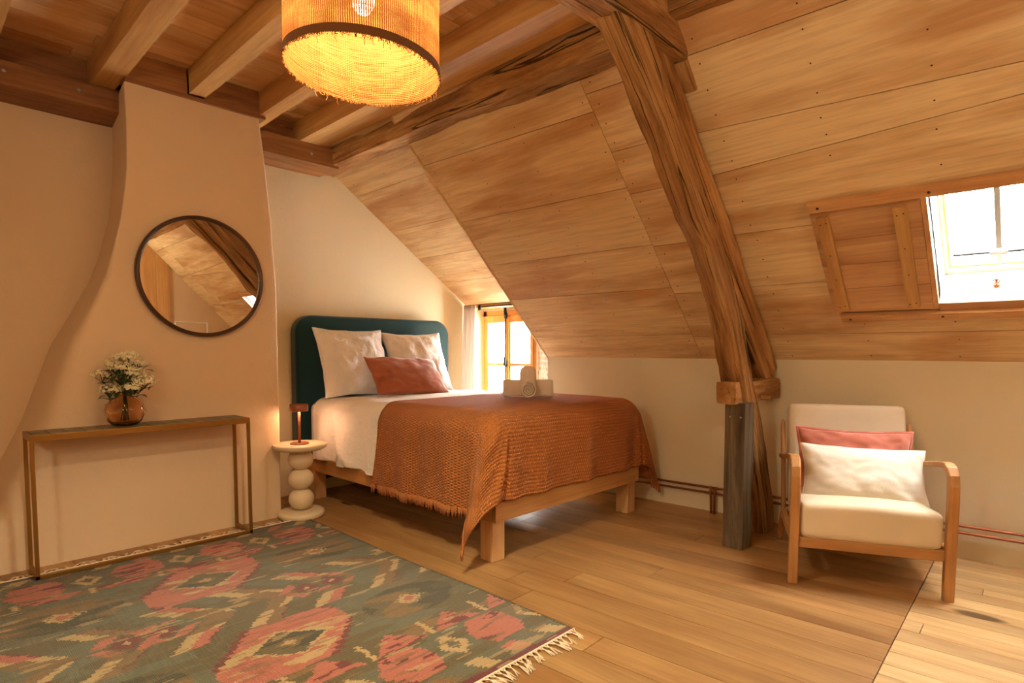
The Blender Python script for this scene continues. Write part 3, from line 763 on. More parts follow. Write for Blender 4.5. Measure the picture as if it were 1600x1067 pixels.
b.lathe([(0, -.05), (.014, -.045), (.017, 0), (.014, .045), (0, .05)], (WX-.045, mid, WZ1-.02), 12)
b.build('espagnolette_bolt', BLACKM, wt, smooth=True)

# curtain and its rail
b = MB()
def cf(u, v):
    z = 1.665-v*1.62; spread = 1+.22*v
    y = GY-.004-u*.205*spread; x = 4.10-.035*v + .032*math.sin(u*2*PI*3.6+.4)*(.6+.4*v)
    return (x-.02*v, min(y+.02*v, GY-.003), z)
b.grid(56, 30, cf)
tag(b.build('curtain', CURT, smooth=True, solid=.004), 'grey linen curtain gathered beside the small casement window', 'curtain')
rt = thing('curtain_rail', 'short dark curtain rail above the small casement window', 'curtain rail', (4.15, 4.2, 1.64))
b = MB(); b.tube([(4.165, 4.46, 1.645), (4.165, 3.70, 1.645)], .009, 10); b.build('rod', GREYPAINT, rt, smooth=True)
b = MB(); b.lathe([(0, -.03), (.018, -.025), (.02, .02), (.0, .028)], n=14)
b.build('end_bracket', BLACKM, rt, mw=Matrix.Translation((4.165, 4.46, 1.64)), local=True, smooth=True)

# ------------------------------------------------------------------ heating pipes
def pline(z0, off, y0, y1):
    return [(kx(y)-off, y, z0+.006*(2.5-y)) for y in [y0+(y1-y0)*i/12 for i in range(13)]]
for z0, lab in ((.182, 'upper bare copper heating pipe running low along the knee wall'), (.142, 'lower bare copper heating pipe running low along the knee wall')):
    b = MB(); b.tube(pline(z0, .035, 3.4, BY+.1), .0085, 10)
    tag(b.build('copper_pipe', COPPER, smooth=True), lab, 'pipe', 'copper pipes along the knee wall')
for i, y in enumerate((1.90, 1.80)):
    b = MB(); zt = .19 if i == 0 else .15; X = kx(y)-.055
    b.tube([(X+.015, y, zt+.003), (X, y-.004, zt-.006), (X-.003, y-.006, zt-.03), (X+.002, y-.008, .05), (X+.004, y-.008, 0)], .0085, 10)
    b.tube([(X+.02, y-.03, zt), (X+.002, y-.032, zt-.012), (X, y-.034, zt-.04), (X, y-.036, 0)], .0085, 10)
    tag(b.build('pipe_riser', COPPER, smooth=True), ('copper pipe pair bending down to the floor, away from the grey post', 'copper pipe pair bending down to the floor, close behind the grey post')[i], 'pipe')

# ------------------------------------------------------------------ rug
RX0, RX1, RYA, RYB = .06, 1.952, 1.50, 3.905
OL, TE, PK, CR, CM, OC = [lin(c) for c in ((110, 92, 56), (114, 108, 82), (198, 112, 90), (128, 52, 44), (204, 168, 116), (142, 106, 62))]
OD = lin((82, 70, 42)); MA = lin((120, 40, 42))
def stair(v, s=.03): return math.floor(v/s)*s
def rug_col(x, y):
    n1 = nz((x*2.2, y*5, .3)); n2 = nz((x*9, y*40, 1.7)); n3 = nz((x*3, y*14, 5.1))
    base = TE if n1+.4*n3 > -.02 else OL
    if x > RX1-.012 or x < RX0+.012: return OD
    if y < RYA+.035 or y > RYB-.02: return MA
    for yc in (2.265, 3.205):
        dy = y-yc
        if abs(dy) < .225:
            k = round((x-.45)/.6); dx = x-(.45+.6*k); ad = abs(dy)
            if k % 2:
                lim = .375-stair(abs(dy+.1*math.copysign(1, -dx))*.9, .03)
                if abs(dx) < lim:
                    if abs(dx) > lim-.035: return CR
                    r = abs(dx)/.155+ad/.115
                    if r < .22: return CM
                    if r < .40: return OC
                    if r < 1.0: return OD if n3 > 0 else OL
                    if r < 1.13: return CM
                    if r < 1.9 and n3+n2*.5 > .12: return CM
                    return PK if n2 > -.32 else tuple(v*.85 for v in PK)
                return base
            else:
                r = math.hypot(dx/.25, dy/.17)
                q = abs(dx)/.075+ad/.06
                if q < .5: return PK
                if q < 1.15 and (math.floor((dx+dy)/.018) % 2 == 0 or q < .8): return CM
                if r < .95: return OC if n3 > .12 else OD if n3 < -.1 else OL
                return TE if n3 > -.15 else OL
    # middle band
    dy = y-2.735
    if abs(dy) <= .27:
        for c in (.59, .73, 1.37, 1.505, 2.1, .0, -.1):
            r = abs(x-c)/.062+abs(dy)/.075
            if r < .28: return CM
            if r < 1: return CR
            if r < 1.35: return OL
            if r < 2.3 and abs(dy) < .1 and n3 > -.12: return PK
        p = (x*1.0+abs(dy)*.9)/.30; f = p-math.floor(p)
        st = math.floor(abs(dy)/.03) % 2
        if .12 < abs(dy) < .25:
            if f < .22: return CM
            if f < .42+.03*st: return PK if (math.floor(p) % 2) else OC
            if f < .47: return CR
            if f < .65: return OL
        elif abs(dy) >= .25: return OL
        else:
            if f < .3: return OC
            if f < .45: return CM if n3 > 0 else OC
        return base
    # end bands
    e = y-RYA if y < 2.1 else RYB-y
    if e < .14:
        p = (x+e*.8)/.19; f = p-math.floor(p); k = math.floor(p) % 4
        if f < .42 and .045 < e < .125: return (CM, PK, CM, OC)[k]
        return TE if n3 > -.1 else OL
    if e < .40:
        k = math.floor((x-RX0-.02)/.44); f = x-RX0-.02-.44*k; ee = (e-.27)
        if abs(f-.33) < .13-stair(abs(ee), .03)*.55 and abs(ee) < .115: return PK if n2 > -.3 else CR
        q = abs(f-.10)/.07+abs(ee)/.09
        if .45 < q < 1.0 and (f-.10)*ee > -.0015: return CM
        return TE if n3 > -.05 else OL
    if e < .56:
        p = (x*1.0)/.30; f = p-math.floor(p)
        if abs(f-.5) < .42*(1-(e-.40)/.14) : return PK if n2 > -.25 else CR
        if f < .08: return CM
        return OC if n3 > .05 else OL
    return OL if n3 < .1 else OC
rt = thing('kilim_rug', 'worn pink and green kilim rug on the floor in front of the console table', 'rug', (1, 2.7, 0))
NX, NY = 236, 300
b = MB()
b.grid(NX, NY, lambda u, v: (RX0+(RX1-RX0)*u+.006*math.sin(v*9)*(1 if u > .5 else .3), RYA+(RYB-RYA)*v-.05*(1-u)*0+.02*(1-u)*v, .009+.0015*nz((u*14, v*14, 0))))
o = b.build('woven_field', RUGM, rt, smooth=True, solid=.008)
ca = o.data.color_attributes.new('weave', 'FLOAT_COLOR', 'CORNER')
buf = []
for p in o.data.polygons:
    i = p.index % NX; j = p.index//NX
    x = RX0+(RX1-RX0)*(i+.5)/NX; y = RYA+(RYB-RYA)*(j+.5)/NY
    # uneven weave: rows shift a little
    x += .020*noise.noise(Vector((j*.8, 1+x*1.5, 1)))+.010*noise.noise(Vector((x*4, y*4, 3))); y += .012*noise.noise(Vector((x*6, y*3, 9)))
    c = rug_col(x, y); q = noise.noise(Vector((x*5, y*38, 2)))+.6*noise.noise(Vector((x*2, y*7, 4)))
    if q > .42: c = tuple(a+(d-a)*.55 for a, d in zip(c, CM if noise.noise(Vector((x*3, y*3, 8))) > 0 else OC))
    elif q < -.42: c = tuple(a+(d-a)*.5 for a, d in zip(c, OL))
    buf += [c[0], c[1], c[2], 1]*4
ca.data.foreach_set('color', buf)
b = MB()
fr = random.Random(5)
for side in (0, 1):
    n = 62 if side == 0 else 70
    for k in range(n):
        u = (k+.5)/n; x = RX0+(RX1-RX0)*u; y = RYA if side == 0 else RYB+.02*(1-u); s = -1 if side == 0 else 1
        dx = fr.uniform(-.03, .03); L = fr.uniform(.055, .085) if side == 0 else fr.uniform(.065, .09)
        if side: dx = .03*math.sin(k*1.3)+fr.uniform(-.02, .02)
        k1 = (x+dx*.3, y+s*L*.35, .010)
        b.tube([(x-.010, y, .009), k1], .0028, 5); b.tube([(x+.010, y, .009), k1], .0028, 5)
        for q in range(5):
            ex = x+dx+(q-2)*.0055+fr.uniform(-.005, .005); b.tube([k1, ((k1[0]+ex)/2+fr.uniform(-.004, .004), y+s*L*.7, .008), (ex, y+s*(L+fr.uniform(-.01, .012)), .003)], .0021, 4)
for side, yy in ((0, RYA), (1, RYB)):
    b.tube([(RX0+(RX1-RX0)*i/20, yy+(0 if side == 0 else .02*(1-i/20)), .009) for i in range(21)], .005, 6)
tag(b.build('fringe', FRINGE, rt, smooth=True), 'knotted cream cotton fringe', kind='stuff')

# ------------------------------------------------------------------ console table
CX0, CX1, CYF, CYB, CZT = .436, 1.545, 3.826, 4.074, .765
ct = thing('console_table', 'slim brass framed console table with tiled top against the chimney breast', 'console table', ((CX0+CX1)/2, 3.95, 0))
b = MB(); t = .018; zt0 = CZT-.034
for x in (CX0, CX1-t):
    for y in (CYF, CYB-t):
        bb = MB(); bb.box((x, y, 0.012), (x+t, y+t, zt0)); bb.build('leg', GOLD, ct, bevel=.001)
b = MB()
b.box((CX0, CYF, zt0), (CX1, CYF+.012, CZT)); b.box((CX0, CYB-.012, zt0), (CX1, CYB, CZT)); b.box((CX0, CYF+.012, zt0), (CX0+.012, CYB-.012, CZT)); b.box((CX1-.012, CYF+.012, zt0), (CX1, CYB-.012, CZT))
b.box((CX0+.012, CYF+.012, zt0), (CX1-.012, CYB-.012, CZT-.012)); b.build('top_frame', GOLD, ct, bevel=.0015)
b = MB()
b.box((CX0, CYF, .012), (CX1, CYF+t, .012+t)); b.box((CX0, CYF+t, .012), (CX0+t, CYB-t, .012+t)); b.box((CX1-t, CYF+t, .012), (CX1, CYB-t, .012+t)); b.build('base_frame', GOLD, ct, bevel=.001)
b = MB(); n = 14
for i in range(n):
    for j in range(2):
        a = CX0+.014+(CX1-CX0-.028)*i/n; w_ = (CX1-CX0-.028)/n; h_ = (CYB-CYF-.028)/2; y = CYF+.014+h_*j
        b.box((a+.002, y+.002, CZT-.012), (a+w_-.002, y+h_-.002, CZT-.001))
b.build('tile_top', TILE, ct, bevel=.0015)

# vase with white flowers
VX, VY, VZ = .885, 3.95, CZT
vt = thing('glass_vase', 'round amber glass vase holding flowers on the console table', 'vase', (VX, VY, VZ))
prof = [(.0, .0), (.045, .0), (.062, .006), (.085, .03), (.099, .065), (.101, .09), (.092, .125), (.07, .153), (.04, .170), (.030, .178), (.034, .192), (.036, .196)]
inn = [(.032, .194), (.026, .178), (.037, .166), (.066, .149), (.088, .122), (.096, .09), (.094, .066), (.081, .033), (.058, .010), (0, .008)]
b = MB(); b.lathe(prof+inn, (VX, VY, VZ), 64, rib=.02, ribn=12); b.build('bowl', AMBER, vt, smooth=True)
bt = thing('flower_bouquet', 'bunch of small creamy white blossoms in the amber vase', 'flowers', (VX, VY, VZ+.03))
heads = []
R3 = random.Random(12)
cam_r = Vector((math.cos(YAW), -math.sin(YAW), 0)); cam_f = Vector((math.sin(YAW), math.cos(YAW), 0))
for (a, z, d, r) in ((-.125, .285, 0, .055), (-.085, .355, .03, .056), (-.02, .385, .02, .05), (.015, .33, -.04, .058), (-.04, .25, -.06, .056), (.075, .30, .0, .05), (.125, .25, -.01, .058), (.0, .40, .05, .045), (.05, .355, .05, .05), (-.10, .33, .07, .05), (.03, .28, .08, .05), (.09, .22, -.07, .04)):
    if z == .25 and a == -.04: z = .205
    heads.append((Vector((VX, VY, VZ))+cam_r*a+cam_f*d+Vector((0, 0, z)), r))
for hp, r in heads:
    base = Vector((VX, VY, VZ+.03))+Vector((R3.uniform(-.02, .02), R3.uniform(-.02, .02), 0)); neck = Vector((VX+(hp.x-VX)*.08, VY+(hp.y-VY)*.08, VZ+.185))
    b = MB(); b.tube([base, neck, neck.lerp(hp, .5)+Vector((0, 0, .015)), hp-Vector((0, 0, r*.6))], .0028, 6)
    for k in range(7):
        e = hp+Vector((R3.uniform(-1, 1), R3.uniform(-1, 1), R3.uniform(-.3, .6)))*r*.7; b.tube([hp-Vector((0, 0, r*.6)), e], .0012, 4)
    sm = b.build('stem', STEMG, bt, smooth=True)
    f = MB()
    for k in range(64):
        dv = Vector((R3.gauss(0, 1), R3.gauss(0, 1), abs(R3.gauss(0, 1))*.8-.1)).normalized(); c = hp+dv*r*R3.uniform(.65, 1.0)*Vector((1, 1, .75)).length/1.6
        c = hp+Vector((dv.x*r, dv.y*r, dv.z*r*.72))*R3.uniform(.75, 1.15)
        x = dv.orthogonal().normalized(); y = dv.cross(x); s = R3.uniform(.0075, .0115); a0 = R3.random()*6
        vs = [c+dv*.001]
        for q in range(10):
            t_ = a0+q*2*PI/10; rr = s if q % 2 == 0 else s*.45; vs.append(c+(x*math.cos(t_)+y*math.sin(t_))*rr+dv*(.0025 if q % 2 == 0 else 0))
        f.add(vs, [(0, q+1, (q+1) % 10+1) for q in range(10)])
        f.add([c+dv*.004+x*.0016, c+dv*.004+y*.0016, c+dv*.004-x*.0016, c+dv*.004-y*.0016], [(0, 1, 2, 3)], mi=1)
    f.build('blossom_cluster', [PETAL, POLLEN], bt)
b = MB()
for k in range(95):
    hp, r = heads[k % len(heads)]
    t_ = R3.uniform(.25, .95); neck = Vector((VX, VY, VZ+.19)); p = neck.lerp(hp-Vector((0, 0, r*.5)), t_)+Vector((R3.uniform(-.03, .03), R3.uniform(-.03, .03), R3.uniform(-.03, .01)))
    dv = ((p-Vector((VX, VY, VZ+.2)))*Vector((1, 1, .3)).length*.0+Vector((p.x-VX+R3.uniform(-.04, .04), p.y-VY+R3.uniform(-.04, .04), R3.uniform(-.04, .05)))).normalized()
    L = R3.uniform(.035, .065); wd = L*.24; sd = dv.cross(Vector((0, 0, 1))).normalized(); up = sd.cross(dv)
    vs = []
    for i in range(6):
        q = i/5; ww = wd*math.sin(PI*min(1, q*.95+.03))**.8; c = p+dv*L*q+up*(.012*math.sin(q*2.4)); vs += [c-sd*ww+up*.004*ww/wd, c, c+sd*ww+up*.004*ww/wd]
    b.add(vs, [(3*i+j, 3*i+j+1, 3*i+j+4, 3*i+j+3) for i in range(5) for j in range(2)])
b.build('leaves', LEAF, bt, smooth=True)

# round mirror
mc = Vector((1.37, 4.08, 1.671)); mt = thing('round_mirror', 'round mirror in a thin dark wooden frame on the chimney breast', 'mirror', (1.37, 4.08, 1.29))
mm = Matrix.Translation(mc) @ Matrix.Rotation(math.radians(1.1), 4, 'Z') @ Matrix.Rotation(PI/2, 4, 'X')     # local z -> -y
b = MB(); n = 96; Rm = .383; b.lathe([(0, .012), (Rm-.012, .012), (Rm-.012, .004), (0, .004)], n=n); b.build('mirror_glass', MIRROR, mt, mw=mm.copy(), local=True, smooth=False)
b = MB(); pr = [(Rm-.022, .002), (Rm-.024, .018), (Rm-.021, .027), (Rm-.012, .034), (Rm-.004, .034), (Rm, .028), (Rm+.001, .0), (Rm-.022, .002)]
b.grid(n, len(pr)-1, lambda u, v: (pr[round(v*(len(pr)-1))][0]*math.cos(2*PI*u), pr[round(v*(len(pr)-1))][0]*math.sin(2*PI*u), pr[round(v*(len(pr)-1))][1]), uvfn=lambda u, v: (u*2.4, v*.1))
b.build('mirror_frame', MIRWOOD, mt, mw=mm.copy(), local=True, smooth=True)

# ------------------------------------------------------------------ side table and lamp
NX_, NY_ = 1.967, 4.0
nt = thing('side_table', 'round side table on three stacked wooden balls beside the bed', 'side table', (NX_, NY_, 0))
def lathe_part(name, prof, parent, mat, c, n=48):
    b = MB(); b.lathe(prof, c, n); return b.build(name, mat, parent, smooth=True)
C0 = (NX_, NY_, 0)
lathe_part('base', [(0, 0.0), (.150, .0), (.158, .008), (.161, .022), (.157, .038), (.145, .047), (.10, .050), (0, .050)], nt, STANDM, C0)
for zc in (.128, .272, .416):
    lathe_part('ball', [(.088*math.sin(a), -.080*math.cos(a)) for a in [PI*i/24 for i in range(25)]], nt, STANDM, (NX_, NY_, zc))
lathe_part('table_top', [(0, .478), (.10, .480), (.155, .488), (.178, .500), (.186, .515), (.186, .525), (.182, .529), (0, .529)], nt, STANDM, C0, 64)
LZ = .529; lx, ly = NX_-.01, NY_-.01
lt = thing('table_lamp', 'small terracotta metal table lamp, lit, on the round side table', 'lamp', (lx, ly, LZ))
L0 = (lx, ly, LZ)
lathe_part('base', [(0, 0), (.064, 0), (.066, .003), (.064, .008), (.060, .010), (0, .010)], lt, LAMPM, L0)
lathe_part('stem', [(0, .010), (.0095, .010), (.0085, .245), (0, .245)], lt, LAMPM, L0, 20)
lathe_part('lamp_shade', [(0, .252), (.045, .252), (.0500, .238), (.062, .236), (.064, .240), (.064, .282), (.060, .287), (0, .287)], lt, LAMPM, L0)
b = MB(); b.lathe([(.012, .2505), (.040, .2505)], L0, 32); b.build('led_ring', LED, lt)

# ------------------------------------------------------------------ pendant lamp
PT = thing('pendant_lamp', 'frayed jute drum pendant lamp, lit, hanging from the ceiling', 'pendant lamp', (PEND[0], PEND[1], 2.96))
R_, zb, ztp = .236, 2.066, 2.50
def pf(u, v):
    a = 2*PI*u; r = R_*(1+.012*nz((math.cos(a)*1.5, math.sin(a)*1.5, v*2))); zz = zb+(ztp-zb)*v
    return (PEND[0]+r*math.cos(a), PEND[1]+r*math.sin(a), zz-.012*math.cos(a+.8)*(1-v))
b = MB(); b.grid(160, 40, pf, uvfn=lambda u, v: (u, v)); b.build('lamp_shade', JUTE, PT, smooth=True)
b = MB(); b.grid(160, 2, lambda u, v: tuple(Vector(pf(u, .002+.055*v))+Vector((math.cos(2*PI*u), math.sin(2*PI*u), 0))*.0025)); b.build('hem_band', HEM, PT, smooth=True)
b = MB(); fr = random.Random(9)
for k in range(520):
    u = fr.random(); p = Vector(pf(u, .004)); o1 = Vector((math.cos(2*PI*u), math.sin(2*PI*u), 0))
    L = fr.uniform(.004, .012) if fr.random() < .97 else .026
    b.tube([p, p+Vector((fr.uniform(-.004, .004), fr.uniform(-.004, .004), -L*.6))+o1*.002, p+Vector((fr.uniform(-.006, .006), fr.uniform(-.006, .006), -L))], .0009, 3)
tag(b.build('frayed_edge', JUTE, PT), kind='stuff')
b = MB(); b.lathe([(0, -.04), (.02, -.036), (.034, -.015), (.036, .005), (.028, .03), (.015, .05), (.013, .065), (0, .065)], (PEND[0], PEND[1], 2.285), 24); b.build('bulb', BULB, PT, smooth=True).visible_shadow = True
b = MB(); b.lathe([(0, .06), (.018, .06), (.02, .10), (.012, .13), (0, .13)], (PEND[0], PEND[1], 2.285), 20); b.tube([(PEND[0], PEND[1], 2.41), (PEND[0], PEND[1], 2.955)], .004, 8); b.build('lamp_holder', BLACKM, PT, smooth=True)
b = MB()
b.tube([(PEND[0]+R_*.99*math.cos(a), PEND[1]+R_*.99*math.sin(a), ztp-.004) for a in [2*PI*i/48 for i in range(49)]], .003, 6)
for a in (0, 2*PI/3, 4*PI/3): b.tube([(PEND[0]+.02*math.cos(a), PEND[1]+.02*math.sin(a), 2.40), (PEND[0]+R_*.99*math.cos(a), PEND[1]+R_*.99*math.sin(a), ztp-.004)], .002, 5)
b.build('shade_ring', STEEL, PT)

# ------------------------------------------------------------------ bed
BX0, BX1, BYF, BYH = 2.262, 3.745, 2.30, 4.50
bd = thing('bed', 'double bed with pale wood frame and dark teal velvet headboard', 'bed', ((BX0+BX1)/2, (BYF+BYH)/2, 0))
for x in (BX0, BX1-.10):
    for y in (BYF+.02, 4.36):
        b = MB(); b.box((x+.003, y+.003, 0), (x+.10, y+.105, .325)); b.build('leg', LEGWOOD, bd, bevel=.004)
hewn_beam('foot_rail', (BX0-.001, BYF+.008, .292), (BX1+.001, BYF+.008, .292), .03, .112, BEDWOODX, bd, rough=.001, seed=1)
for x in (BX0-.002, BX1-.026): hewn_beam('side_rail', (x+.014, BYF+.024, .290), (x+.014, 4.47, .290), .028, .112, BEDWOOD, bd, rough=.001, seed=x)
b = MB()
for k in range(14): y = 2.42+k*.145; b.box((BX0+.03, y, .315), (BX1-.03, y+.07, .333))
b.build('slats', BEDWOOD, bd)
# headboard: upholstered slab with rounded upper corners
def rrect(x0, x1, z0, z1, r, n=10):
    P = [(x0, z0), (x1, z0)]
    P += [(x1-r+r*math.cos(a), z1-r+r*math.sin(a)) for a in [PI/2*i/n for i in range(n+1)]]
    P += [(x0+r-r*math.sin(a), z1-r+r*math.cos(a)) for a in [PI/2*i/n for i in range(n+1)]]
    return P
b = MB(); P = rrect(2.20, 3.795, .12, 1.487, .15); n = len(P)
layers = [(4.605, .0), (4.53, .0), (4.515, .006), (4.507, .02), (4.505, .035)]
cx_, cz_ = 3.0, .85
for (y, ins) in layers:
    for (x, z) in P:
        dx = -1 if x > cx_ else 1; dz = -1 if z > cz_ else 1; d = Vector((cx_-x, 0, cz_-z)).normalized()
        b.v.append(Vector((x+d.x*ins, y, z+d.z*ins)))
for j in range(len(layers)-1):
    for i in range(n): b.f.append((j*n+i, (j+1)*n+i, (j+1)*n+(i+1) % n, j*n+(i+1) % n)); b.mi.append(0)
b.f.append(tuple((len(layers)-1)*n+i for i in range(n))); b.mi.append(0); b.f.append(tuple(range(n))[::-1]); b.mi.append(0)
b.build('headboard', TEAL, bd, autosm=None)
def rbox(x0, x1, y0, y1, z0, z1, r, wob=.0, seed=0, nu=40, nv=40):
    """soft rounded box as a closed surface"""
    b = MB(); N = 14; cx, cy, cz = (x0+x1)/2, (y0+y1)/2, (z0+z1)/2; hx, hy, hz = (x1-x0)/2, (y1-y0)/2, (z1-z0)/2
    def place(d):
        # map cube point to rounded box
        c = Vector((max(-hx+r, min(hx-r, d.x)), max(-hy+r, min(hy-r, d.y)), max(-hz+r, min(hz-r, d.z)))); q = d-c
        p = c+(q.normalized()*r if q.length > 1e-9 else q); p += Vector((cx, cy, cz))
        if wob: p += q.normalized()*wob*nz((p.x*3+seed, p.y*3, p.z*4)) if q.length > 1e-9 else Vector()
        return p
    for ax in range(3):
        for sg in (-1, 1):
            def fn(u, v, ax=ax, sg=sg):
                h = [hx, hy, hz]; o = [k for k in range(3) if k != ax]
                def ease(t, H):
                    # more samples near the ends
                    k = t*2-1; return math.copysign((1-(1-abs(k))**1.6), k)*H
                d = [0, 0, 0]; d[ax] = sg*h[ax]; a, c = ease(u, h[o[0]]), ease(v, h[o[1]])
                d[o[0]] = a; d[o[1]] = c; return place(Vector(d))
            k0 = len(b.f); b.grid(N, N, fn)
            if (sg == 1) == (ax == 1):
                for k in range(k0, len(b.f)): b.f[k] = b.f[k][::-1]
    return b
b = rbox(BX0+.02, BX1-.02, BYF+.05, 4.49, .335, .78, .06); b.build('mattress', LINEN, bd, smooth=True)

def drape(x0, x1, y0, ytop, ax, axr, by, top, r, A=.0, na=90, nb=90, wave=.01, seed=0, fold=None, vmap=None, rag=None, puff=0):
    """cloth over the bed: a = flat coordinate across, b = flat coordinate along (towards the foot is negative)"""
    xs, xe, ys = x0+r, x1-r, y0+r
    A0, A1 = xs-ax, xe+axr; B0, B1 = ys-by, ytop
    q = r*PI/2
    def outdrop(s):
        if s < q: return r*math.sin(s/r), r*(1-math.cos(s/r))
        return r, r+s-q
    def fn(u, v):
        a = A0+(A1-A0)*u; bb = B0+(B1-B0)*v
        if rag: a, bb = rag(a, bb, u, v)
        da = max(0, xs-a); db2 = max(0, a-xe); df = max(0, ys-bb); side = -1 if da > 0 else 1; d = da if da > 0 else db2
        rho = math.hypot(d, df)
        X = min(max(a, xs), xe); Y = max(bb, ys)
        z = top
        if rho > 1e-6:
            cphi, sphi = d/rho, df/rho; o, dr = outdrop(rho)
            s2 = (2*cphi*sphi)
            ex = max(0, rho-q*.7)*A*s2**1.1
            X += side*cphi*o; Y -= sphi*o; z -= dr
            if A:
                X += side*ex*1.0; Y -= ex*.12; z += ex*.30
            wv = min(1, rho/.5)*wave
            t = bb*cphi*9 + a*sphi*9
            k = wv*(math.sin(t*1.7+seed)+.7*math.sin(t*3.1+seed*2)+1.2*nz((a*2.5, bb*2.5, seed)))
            X += side*cphi*k; Y -= sphi*k
        if puff: z += puff*(nz((a*1.7+seed, bb*1.9, 0))+.5*nz((a*4, bb*4.5, seed)))*(1 if rho < .15 else .3)
        if fold: X, Y, z = fold(a, bb, X, Y, z, rho)
        return (X, Y, max(z, .012))
    b = MB(); b.grid(na, nb, fn, uvfn=lambda u, v: (A0+(A1-A0)*u, B0+(B1-B0)*v)); return b, fn
# duvet, with the top sheet turned down near the pillows
def dfold(a, bb, X, Y, z, rho):
    t = max(0.0, min(1.0, (bb-3.30)/.1))*max(0.0, min(1.0, (4.06+.10*math.sin((a-2.2)*2.2)-bb)/.035)); k = .016*t
    if rho > .15: X += -k if a < 3 else k
    z += k if rho < .2 else 0
    X += -.012*math.sin(bb*16+a*5)*min(1, rho/.45)*max(0, min(1, (bb-3.3)/.2)) if a < 3 else 0
    return X, Y, max(z, .345)
b, _ = drape(2.245, 3.762, 2.32, 4.36, .575, .575, .53, .820, .13, na=150, nb=170, wave=.012, seed=5, fold=dfold, puff=.010, rag=lambda a, bb, u, v: (a, bb))
tag(b.build('duvet', LINEN, smooth=True, solid=.01, origin=(3, 3.4, .33)), 'white linen duvet spread over the bed, hanging down the side', 'duvet')
# waffle throw
def tfold(a, bb, X, Y, z, rho):
    return X, Y, z
def trag(a, bb, u, v):
    # upper edge runs slightly askew; the hem is a little uneven
    return a, bb+(.03*math.sin(a*5)*(v > .98))+v*(.10*(a-3.0))*-.6
THR = dict(x0=2.202, x1=3.805, y0=2.262, ytop=3.34, ax=.655, axr=.64, by=.585, top=.853, r=.15, A=.34)
b, tf = drape(na=200, nb=150, wave=.012, seed=5, puff=.006, rag=trag, **THR)
th = thing('throw_blanket', 'rust orange waffle knit throw with fringe across the foot of the bed', 'blanket', (3, 2.8, .4))
b.build('woven_cloth', WAFFLE, th, smooth=True, solid=.009)
b = MB(); fr = random.Random(4)
for side in (0, 1):
    n = 260
    for k in range(n):
        v = (k+fr.random()*.6)/n; u = 0.0 if side == 0 else 1.0; u2 = .012 if side == 0 else .988
        p = Vector(tf(u, v)); q = Vector(tf(u2, v)); d = (p-q)
        if d.length < 1e-6: continue
        d = d.normalized(); d = (d*.5+Vector((0, 0, -.9))).normalized(); L = fr.uniform(.045, .062)
        L = min(L, (p.z-.004)/max(.2, -d.z))
        j = Vector((fr.uniform(-.006, .006), fr.uniform(-.010, .010), 0))
        b.tube([p-d*.006, p+d*L*.5+j*.5, p+d*L+j], [.0034, .0034, .0018], 4)
tag(b.build('fringe', WAFFLE, th, smooth=True), kind='stuff')

# ------------------------------------------------------------------ pillows and cushions
def pillow(name, W, H, T, mw, mat, label, cat, seed, group=None, pinch=.09, flange=0, n=44, wr=.015, root=None, sag=0):
    b = MB()
    def surf(sg):
        def fn(u, v):
            x, y = (u*2-1), (v*2-1)
            x, y = math.copysign(1-(1-abs(x))**1.35, x), math.copysign(1-(1-abs(y))**1.35, y)
            ex, ey = abs(x), abs(y)
            th = (max(0, 1-ex**2.6)*max(0, 1-ey**2.6))**.48
            # edges curve in between the corners
            px = x*(W/2)*(1-pinch*(1-ey**2)*ex**2); py = y*(H/2)*(1-pinch*(1-ex**2)*ey**2)
            corner = (ex*ey)**4
            wn = nz((x*1.4+seed, y*1.4, sg))*1.2+.8*nz((x*3.5+seed, y*3.0, sg*2))+.5*nz((x*8, y*5+seed, 3))
            wn += .9*math.sin((x*sg+y)*7+seed+3*nz((x*2, y*2, seed)))*(ex*ey)**1.2
            z = sg*(T/2*th + wr*wn*min(1, th*2.2))
            z += -sag*(y*.5)**2
            rim = max(ex, ey); z += .004*math.sin(x*11+y*9+seed)*rim**8
            return (px, py-.0*corner, z)
        return fn
    b.grid(n, n, surf(1)); k0 = len(b.f); b.grid(n, n, surf(-1))
    for k in range(k0, len(b.f)): b.f[k] = b.f[k][::-1]
    seam = []
    f1 = surf(1)
    for (u0, v0, u1, v1) in ((0, 0, 1, 0), (1, 0, 1, 1), (1, 1, 0, 1), (0, 1, 0, 0)):
        for k in range(16): t = k/16; p = Vector(f1(u0+(u1-u0)*t, v0+(v1-v0)*t)); seam.append(p)
    seam.append(seam[0])
    t = bpy.data.objects.new(name, None); link(t, None, mw); tag(t, label, cat, group)
    body = b.build('cover', mat, t, mw=mw.copy(), local=True, smooth=True)
    b2 = MB()
    if flange:
        N = len(seam)
        vs = []
        for i, p in enumerate(seam):
            o = Vector((p.x, p.y, 0)).normalized(); q = Vector((math.copysign(1, p.x) if abs(p.x) > W*.44 else 0, math.copysign(1, p.y) if abs(p.y) > H*.42 else 0, 0))
            vs += [p-q*.008, p+q*flange+Vector((0, 0, .005*math.sin(i*1.3)))]
        b2.add(vs, [(2*i, 2*i+2, 2*i+3, 2*i+1) for i in range(N-1)])
        b2.build('flanged_edge', mat, t, mw=mw.copy(), local=True, smooth=True, solid=.003)
    else:
        b2.tube(seam, .0028, 6, caps=False); b2.build('piping', mat, t, mw=mw.copy(), local=True, smooth=True)
    return t
def lean(cx, cy, cz, tilt, yaw=0, roll=0):
    """local x across, local y up the pillow, local z towards the viewer side (-y); tilt = lean back in degrees"""
    return (Matrix.Translation((cx, cy, cz)) @ Matrix.Rotation(math.radians(yaw), 4, 'Z') @ Matrix.Rotation(math.radians(90-tilt), 4, 'X') @ Matrix.Rotation(math.radians(roll), 4, 'Z'))
